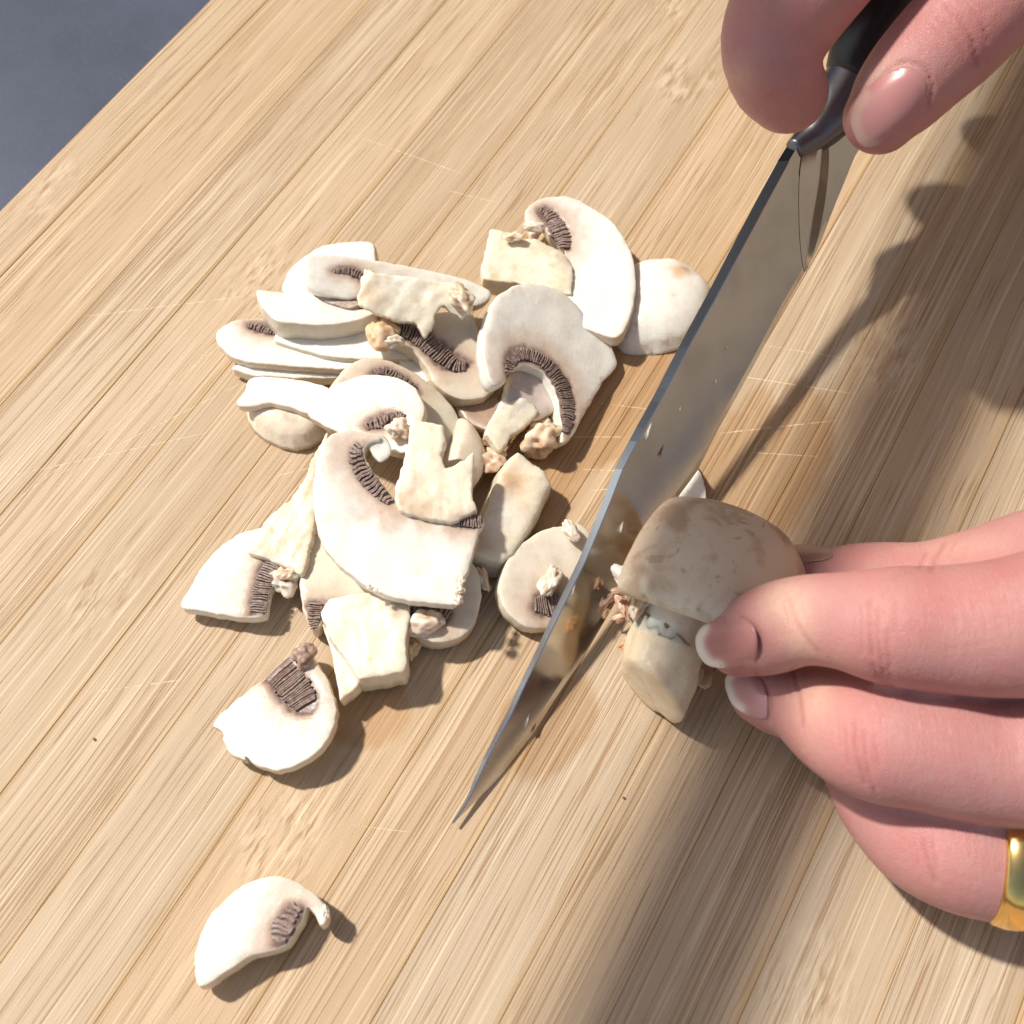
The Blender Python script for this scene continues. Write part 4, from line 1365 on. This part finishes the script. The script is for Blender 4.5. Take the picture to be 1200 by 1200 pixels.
def build_hand(name, tubes, person, voxel, blobs, creases, rscale=1.0, smooth=6):
    V, Fc = [], []
    for pts, rad, flat in tubes:
        v, f = capsule(pts, [r_ * rscale for r_ in rad], flat)
        o_ = len(V)
        V += v
        Fc += [tuple(i + o_ for i in q) for q in f]
    me = bpy.data.meshes.new('tmp_hand')
    me.from_pydata([tuple(np.array(q) * S) for q in V], [], Fc)
    bm = bmesh.new()
    bm.from_mesh(me)
    bmesh.ops.recalc_face_normals(bm, faces=bm.faces)
    bm.to_mesh(me)
    bm.free()
    t = bpy.data.objects.new('tmp_hand', me)
    col.objects.link(t)
    md_ = t.modifiers.new('r', 'REMESH')
    md_.mode = 'VOXEL'
    md_.voxel_size = voxel * S
    dg = bpy.context.evaluated_depsgraph_get()
    ev = t.evaluated_get(dg)
    m2_ = ev.to_mesh()
    nv = len(m2_.vertices)
    co = np.empty(nv * 3)
    m2_.vertices.foreach_get('co', co)
    co = co.reshape(-1, 3) / S
    faces = [tuple(p.vertices) for p in m2_.polygons]
    ne = len(m2_.edges)
    ed = np.empty(ne * 2, dtype=np.int64)
    m2_.edges.foreach_get('vertices', ed)
    ed = ed.reshape(-1, 2)
    ev.to_mesh_clear()
    bpy.data.objects.remove(t)
    bpy.data.meshes.remove(me)
    deg = np.bincount(ed.ravel(), minlength=nv).astype(float)
    for it in range(smooth):
        acc = np.zeros_like(co)
        np.add.at(acc, ed[:, 0], co[ed[:, 1]])
        np.add.at(acc, ed[:, 1], co[ed[:, 0]])
        co = co * 0.4 + 0.6 * acc / deg[:, None]
    # normals
    fa = np.array([f if len(f) == 4 else (f[0], f[1], f[2], f[2]) for f in faces])
    fn = np.cross(co[fa[:, 2]] - co[fa[:, 0]], co[fa[:, 3]] - co[fa[:, 1]])
    vn = np.zeros_like(co)
    for q in range(4):
        np.add.at(vn, fa[:, q], fn)
    vn /= np.linalg.norm(vn, axis=1)[:, None] + 1e-12
    uv = proj(co)
    facing = ((CAM - co) * vn).sum(1) > 0
    c = np.tile(np.array((0.50, 0.250, 0.225)), (nv, 1))
    for (px, py, rx, ry, cc, st) in blobs:
        f = st * np.exp(-(((uv[:, 0] - px) / rx) ** 2 + ((uv[:, 1] - py) / ry) ** 2))
        c = c * (1 - f[:, None]) + np.array(cc) * f[:, None]
    for (line, wpx, dep) in creases:
        ln = catmull(np.array(line, float), 4, False)
        d = poly_dist(uv, ln, False)
        f = np.exp(-(d / wpx) ** 2) * facing
        co = co - vn * (f * dep)[:, None]
        f2 = (0.40 * np.exp(-(d / (wpx * 1.3)) ** 2) * facing * min(1, dep / .25))[:, None]
        c = c * (1 - f2) + np.array((0.42, 0.14, 0.12)) * f2
    # soft overall bumps
    hb = np.array([nz(*(q * 0.09)) for q in co])
    co = co + vn * (hb * 0.25)[:, None]
    o = mesh_obj(name, co, faces, M_SKIN, person, c)
    bv = BVHTree.FromPolygons([tuple(q) for q in co], faces)
    return o, bv


def nail(hand, bv, outline, tipline, tipw, pink=(0.55, 0.27, 0.25), white=(0.80, 0.74, 0.66), proud=0.10, label=None, fitdeg=2):
    """thin curved nail fitted to the finger under its outline; white free edge near tipline"""
    ol = catmull(np.array(outline, float), 3.0)
    lo, hi = ol.min(0), ol.max(0)
    g = np.array([(x, y) for x in np.arange(lo[0], hi[0], 3.0) for y in np.arange(lo[1], hi[1], 3.0)])
    g = g[inside(g, ol) & (poly_dist(g, ol) > 1.5)]
    pts = np.vstack([ol, g])
    c0 = pts.mean(0)
    X, D = [], []
    for p in pts:
        d = ray(*p)
        L = np.linalg.norm(d)
        hit = bv.ray_cast(Vector(CAM), Vector(d / L))
        if hit[0] is not None:
            X.append((p - c0) / 50.0)
            D.append(hit[3] / L)
    X, D = np.array(X), np.array(D)
    ok = D > np.median(D) - 3.0
    X, D = X[ok], D[ok]

    def basis(x):
        return np.stack([np.ones(len(x)), x[:, 0], x[:, 1], x[:, 0] ** 2, x[:, 0] * x[:, 1], x[:, 1] ** 2], 1)
    k_ = np.ones(len(X), bool)
    for _ in range(3):
        w_, *_r = np.linalg.lstsq(basis(X[k_]), D[k_], rcond=None)
        res = np.abs(basis(X) @ w_ - D)
        k_ = res < np.percentile(res, 92)
    dep = basis((pts - c0) / 50.0) @ w_
    nb = len(ol)
    edg = poly_dist(pts, ol)
    dome = 0.25 * (1 - np.exp(-(edg / 8) ** 2))
    tl = catmull(np.array(tipline, float), 3, False)
    dt = poly_dist(pts, tl, False)
    f = 1 / (1 + np.exp((dt - tipw) / 1.5))
    cols = np.array(pink)[None] * (1 - f[:, None]) + np.array(white)[None] * f[:, None]
    vco, _, tri, orig, _, _ = delaunay_2d_cdt([Vector(q) for q in pts], [(i, (i + 1) % nb) for i in range(nb)], [], 1, 1e-6)
    idx = [o_[0] for o_ in orig]
    V = []
    for i in idx:
        d = ray(*pts[i])
        V.append(CAM + d * (dep[i] - (proud + dome[i]) / np.linalg.norm(d)))
    C = [cols[i] for i in idx]
    n0 = len(V)
    inv = {o: k2 for k2, o in enumerate(idx)}
    low = {}
    F2 = [tuple(t) for t in tri]
    # orient the faces to the camera
    a, b_, c_ = (V[i] for i in F2[0])
    if np.cross(b_ - a, c_ - a) @ (CAM - a) < 0:
        F2 = [t[::-1] for t in F2]
    for i in range(nb):
        if i in inv:
            d = ray(*pts[i])
            low[i] = len(V)
            V.append(V[inv[i]] + d / np.linalg.norm(d) * 0.75)
            C.append(C[inv[i]] * 0.9)
    ks = sorted(low)
    for a_, b2 in zip(ks, ks[1:] + ks[:1]):
        F2.append((inv[a_], inv[b2], low[b2], low[a_]))
        F2.append((low[a_], low[b2], inv[b2], inv[a_]))
    F2 = F2[:]
    o = mesh_obj('fingernail', V, F2[:len(tri)] + F2[len(tri)::2], M_NAIL, hand, C)
    if label:
        o['label'] = label
    return o


person = empty('person', P(1300, 500, 0))
tag(person, "two bare hands, one gripping the knife handle, one pinching the whole mushroom", 'person')
PINK = (0.56, 0.225, 0.20)
PALE = (0.68, 0.45, 0.33)
RED = (0.47, 0.165, 0.155)
MAUVE = (0.44, 0.225, 0.225)


def pz(*a):
    return [P(x, y, z) for x, y, z in a]


left_tubes = [
    # index finger
    (pz((868, 752, 20), (884, 745, 22), (905, 737, 25), (940, 727, 28), (985, 727, 31), (1040, 733, 33.5), (1110, 737, 34.5), (1190, 735, 36), (1290, 715, 38), (1420, 680, 40)), [5.0, 5.8, 6.2, 6.1, 6.4, 7.7, 8.2, 9.0, 10.0, 11.5], .92),
    # middle finger
    (pz((893, 813, 11), (908, 817, 12.5), (940, 824, 15), (985, 848, 19), (1030, 865, 22), (1090, 876, 23), (1180, 890, 23.5), (1290, 885, 27), (1420, 850, 32)), [4.6, 5.3, 5.9, 7.4, 8.4, 8.5, 8.6, 9.6, 11], .95),
    # ring finger, tucked under
    (pz((1010, 900, 7.0), (1040, 935, 9.5), (1085, 978, 11), (1130, 1000, 12), (1190, 1012, 12.5), (1290, 1020, 16), (1430, 980, 24)), [5.5, 7.2, 7.9, 8.0, 8.0, 9, 10.5], 1.0),
    # little finger behind the ring finger
    (pz((1130, 985, 5.5), (1190, 1000, 6), (1290, 1020, 9), (1430, 1050, 18)), [5.0, 5.6, 6.4, 8.5], 1.0),
    # thumb behind the mushroom
    (pz((955, 678, 11), (985, 686, 12), (1030, 690, 14), (1085, 692, 16), (1150, 688, 19), (1230, 680, 23), (1330, 690, 28), (1450, 720, 32)), [5.0, 6.4, 7.2, 7.4, 8.8, 11, 13, 15], .85),
    # palm and wrist, outside the picture
    (pz((1400, 700, 36), (1600, 760, 36), (1850, 860, 40)), [14, 19, 22], .7),
    (pz((1400, 850, 28), (1600, 860, 32), (1850, 890, 38)), [14, 19, 22], .7),
    (pz((1400, 1000, 20), (1600, 960, 28), (1850, 920, 36)), [12, 17, 22], .7),
    (pz((1750, 860, 36), (2300, 1050, 50)), [27, 30], .85),
]
left_blobs = [
    (1040, 740, 60, 60, PINK, .35), (1130, 700, 90, 40, PINK, .45), (905, 700, 28, 30, PALE, .75), (935, 730, 22, 45, PALE, .65), (880, 690, 22, 18, RED, .45), (870, 790, 25, 10, RED, .5),
    (955, 820, 26, 40, PALE, .6), (1000, 860, 40, 50, PINK, .5), (1020, 900, 60, 40, PINK, .4), (1120, 800, 80, 14, RED, .6), (1080, 925, 90, 30, MAUVE, .55), (1180, 950, 60, 25, MAUVE, .6), (1160, 780, 70, 25, MAUVE, .35),
    (1000, 655, 60, 18, PINK, .5), (945, 650, 22, 16, (0.42, 0.22, 0.16), .8), (1120, 640, 60, 14, PALE, .3), (1090, 1000, 60, 50, PINK, .35), (1180, 1060, 60, 25, MAUVE, .4), (1190, 660, 50, 20, RED, .4),
]
left_creases = [
    ([(925, 702), (931, 726), (944, 748), (960, 766)], 2.4, .18), ([(918, 708), (924, 730)], 1.8, .12), ([(1018, 700), (1020, 735), (1022, 768)], 2.4, .24), ([(1028, 712), (1030, 750), (1035, 795)], 2.0, .22), ([(1008, 712), (1010, 764)], 1.8, .16),
    ([(1040, 740), (1042, 797)], 2.0, .18), ([(1052, 705), (1050, 740)], 1.8, .12), ([(1000, 722), (1001, 750)], 1.6, .10), ([(1022, 778), (1030, 796), (1046, 804)], 2.2, .22),
    ([(930, 785), (936, 815), (940, 850)], 2.6, .25), ([(922, 792), (927, 815)], 1.8, .12), ([(1000, 846), (1004, 885), (1014, 918)], 2.4, .24), ([(1012, 856), (1016, 900), (1026, 932)], 2.0, .20), ([(990, 856), (994, 895)], 1.8, .14), ([(1024, 862), (1030, 900)], 1.8, .13), ([(982, 850), (985, 875)], 1.6, .10),
    ([(1082, 985), (1086, 1005), (1096, 1032)], 2.4, .26), ([(1092, 985), (1098, 1022)], 2.0, .16), ([(1072, 985), (1076, 1015)], 1.8, .12), ([(1108, 636), (1098, 652), (1092, 668)], 2.2, .3), ([(1085, 648), (1078, 664)], 2.0, .2), ([(1120, 634), (1112, 650)], 1.8, .12),
    ([(868, 722), (884, 734), (890, 756), (886, 778)], 2.2, .15), ([(886, 788), (898, 806), (903, 826), (900, 844)], 2.2, .26),
    ([(1100, 700), (1160, 706), (1200, 704)], 1.6, .05), ([(1080, 720), (1140, 728)], 1.6, .05), ([(1110, 760), (1170, 752)], 1.6, .05),
]
lh, lbv = build_hand('hand', left_tubes, person, 0.48, left_blobs, left_creases)
lh['label'] = 'hand holding the mushroom, fingertips pinched around its cap'
nail(lh, lbv, [(817, 764), (815, 748), (821, 736), (834, 727), (852, 721), (872, 724), (884, 736), (888, 756), (885, 774), (868, 783), (846, 783), (828, 779)], [(822, 735), (816, 748), (818, 764), (829, 779), (840, 783)], 9, pink=(.46, .20, .19), label='long index fingernail with pale free edge')
nail(lh, lbv, [(850, 806), (850, 795), (856, 788), (872, 786), (888, 790), (896, 804), (900, 824), (898, 842), (884, 842), (868, 834), (857, 824)], [(858, 787), (850, 796), (851, 808), (858, 824), (866, 832)], 7, pink=(.52, .27, .27), label='middle fingernail with narrow white edge')
nail(lh, lbv, [(924, 642), (934, 638), (950, 638), (966, 641), (978, 647), (974, 654), (958, 658), (940, 660), (928, 653)], [(922, 640), (950, 637), (975, 640)], 3, pink=(.40, .22, .16), white=(.50, .36, .26), label='brownish thumbnail seen edge-on')

right_tubes = [
    # index finger wrapped round the far side of the handle
    (pz((922, 108, 47.5), (912, 94, 49.5), (906, 72, 52), (910, 40, 54), (930, 0, 58), (968, -48, 62), (1020, -120, 67), (1085, -230, 71)), [6.6, 7.3, 7.9, 8.6, 9.1, 9.3, 9.8, 11], 1.0),
    # thumb along the near side
    (pz((1031, 138, 47), (1046, 118, 48.5), (1075, 84, 51), (1112, 47, 54), (1150, 8, 57), (1200, -45, 60), (1270, -120, 63), (1350, -220, 68)), [5.8, 6.9, 7.9, 8.6, 8.6, 9.2, 11, 14], .95),
    # middle, ring and little fingers further up the handle, outside the picture
    (pz((1010, 30, 34), (985, -20, 40), (985, -80, 50), (1030, -150, 62), (1100, -250, 70)), [6.5, 7.6, 8.4, 8.8, 10], 1.0),
    (pz((1070, -70, 36), (1050, -120, 42), (1060, -180, 54), (1110, -240, 64), (1180, -310, 70)), [6.2, 7.2, 8, 8.6, 10], 1.0),
    (pz((1130, -160, 38), (1120, -210, 44), (1140, -270, 54), (1210, -330, 64)), [5.6, 6.5, 7.2, 9], 1.0),
    (pz((1100, -240, 68), (1330, -330, 70), (1600, -500, 74)), [16, 20, 24], .8),
    (pz((1240, -360, 62), (1400, -420, 66), (1650, -560, 72)), [15, 20, 24], .8),
    (pz((1330, -230, 66), (1500, -400, 72)), [17, 22], .8),
    (pz((1500, -430, 72), (2100, -800, 94)), [26, 30], .85),
]
right_blobs = [(880, 40, 40, 60, PINK, .45), (862, 95, 30, 25, PALE, .5), (960, 30, 60, 40, PINK, .45), (905, 120, 40, 25, PINK, .4), (1020, 80, 30, 40, PALE, .4), (1100, 30, 50, 40, RED, .45), (1145, 45, 30, 40, RED, .5), (1010, 165, 30, 16, RED, .5), (1180, 20, 40, 40, PINK, .4), (1075, 130, 30, 30, PINK, .5)]
right_creases = [([(1108, 4), (1130, 30), (1140, 52), (1145, 76)], 2.4, .28), ([(1122, -4), (1146, 20), (1158, 48)], 2.0, .2), ([(1098, 22), (1116, 40), (1130, 64)], 1.8, .16), ([(1134, -4), (1158, 14)], 1.8, .14), ([(1088, 30), (1104, 44)], 1.6, .1),
                 ([(1026, 98), (1046, 78), (1066, 73), (1084, 82), (1092, 102), (1088, 124)], 2.4, .3)]
rh, rbv = build_hand('hand', right_tubes, person, 0.48, right_blobs, right_creases, 0.93)
rh['label'] = 'hand gripping the knife, thumb along the bolster'
nail(rh, rbv, [(999, 152), (996, 138), (1004, 118), (1022, 98), (1042, 84), (1062, 78), (1078, 86), (1087, 102), (1084, 122), (1068, 142), (1044, 162), (1022, 173), (1008, 170)], [(1008, 112), (998, 130), (998, 150), (1008, 169), (1022, 173)], 11, pink=(.47, .215, .20), white=(.52, .33, .27), label='short thumbnail with a small nick at its edge')

# ------------------------------------------------------------------ gold ring on the left ring finger
ra, rb = P(1164, 1006, 12.3), P(1202, 1011, 12.6)
rd = (rb - ra) / np.linalg.norm(rb - ra)
u_ = np.array([0, 0, 1.0]) - rd * rd[2]
u_ /= np.linalg.norm(u_)
s_ = np.cross(rd, u_)
RV, RF = [], []
prof = [(-2.9, 7.6), (-2.95, 8.1), (-2.5, 8.5), (-1.2, 8.85), (0, 8.95), (1.2, 8.85), (2.5, 8.5), (2.95, 8.1), (2.9, 7.6)]
rc_ = ra + rd * 2.6
nr = 72
for i in range(nr):
    a = 2 * math.pi * i / nr
    e = s_ * math.cos(a) + u_ * math.sin(a)
    for (x, r) in prof:
        RV.append(rc_ + rd * x + e * r)
m_ = len(prof)
for i in range(nr):
    j = (i + 1) % nr
    for q in range(m_):
        q2 = (q + 1) % m_
        RF.append((i * m_ + q, i * m_ + q2, j * m_ + q2, j * m_ + q))
rg = mesh_obj('finger_ring', RV, RF, M_GOLD, None, loc=rc_)
tag(rg, 'polished yellow gold band worn on a finger at the right edge', 'ring')

# tiny specks lying on the board
for q, (px, py, r, lb) in enumerate([(731, 935, .16, 'dark speck on bare board below the whole mushroom'), (110, 866, .18, 'brown speck on bare board at the far left')]):
    crumb('speck', px, py, .2, r, (.10, .06, .04), 90 + q, lb, 'speck', squash=(1, 1.3, .6))

for o in bpy.data.objects:
    if '_base' in o:
        del o['_base']
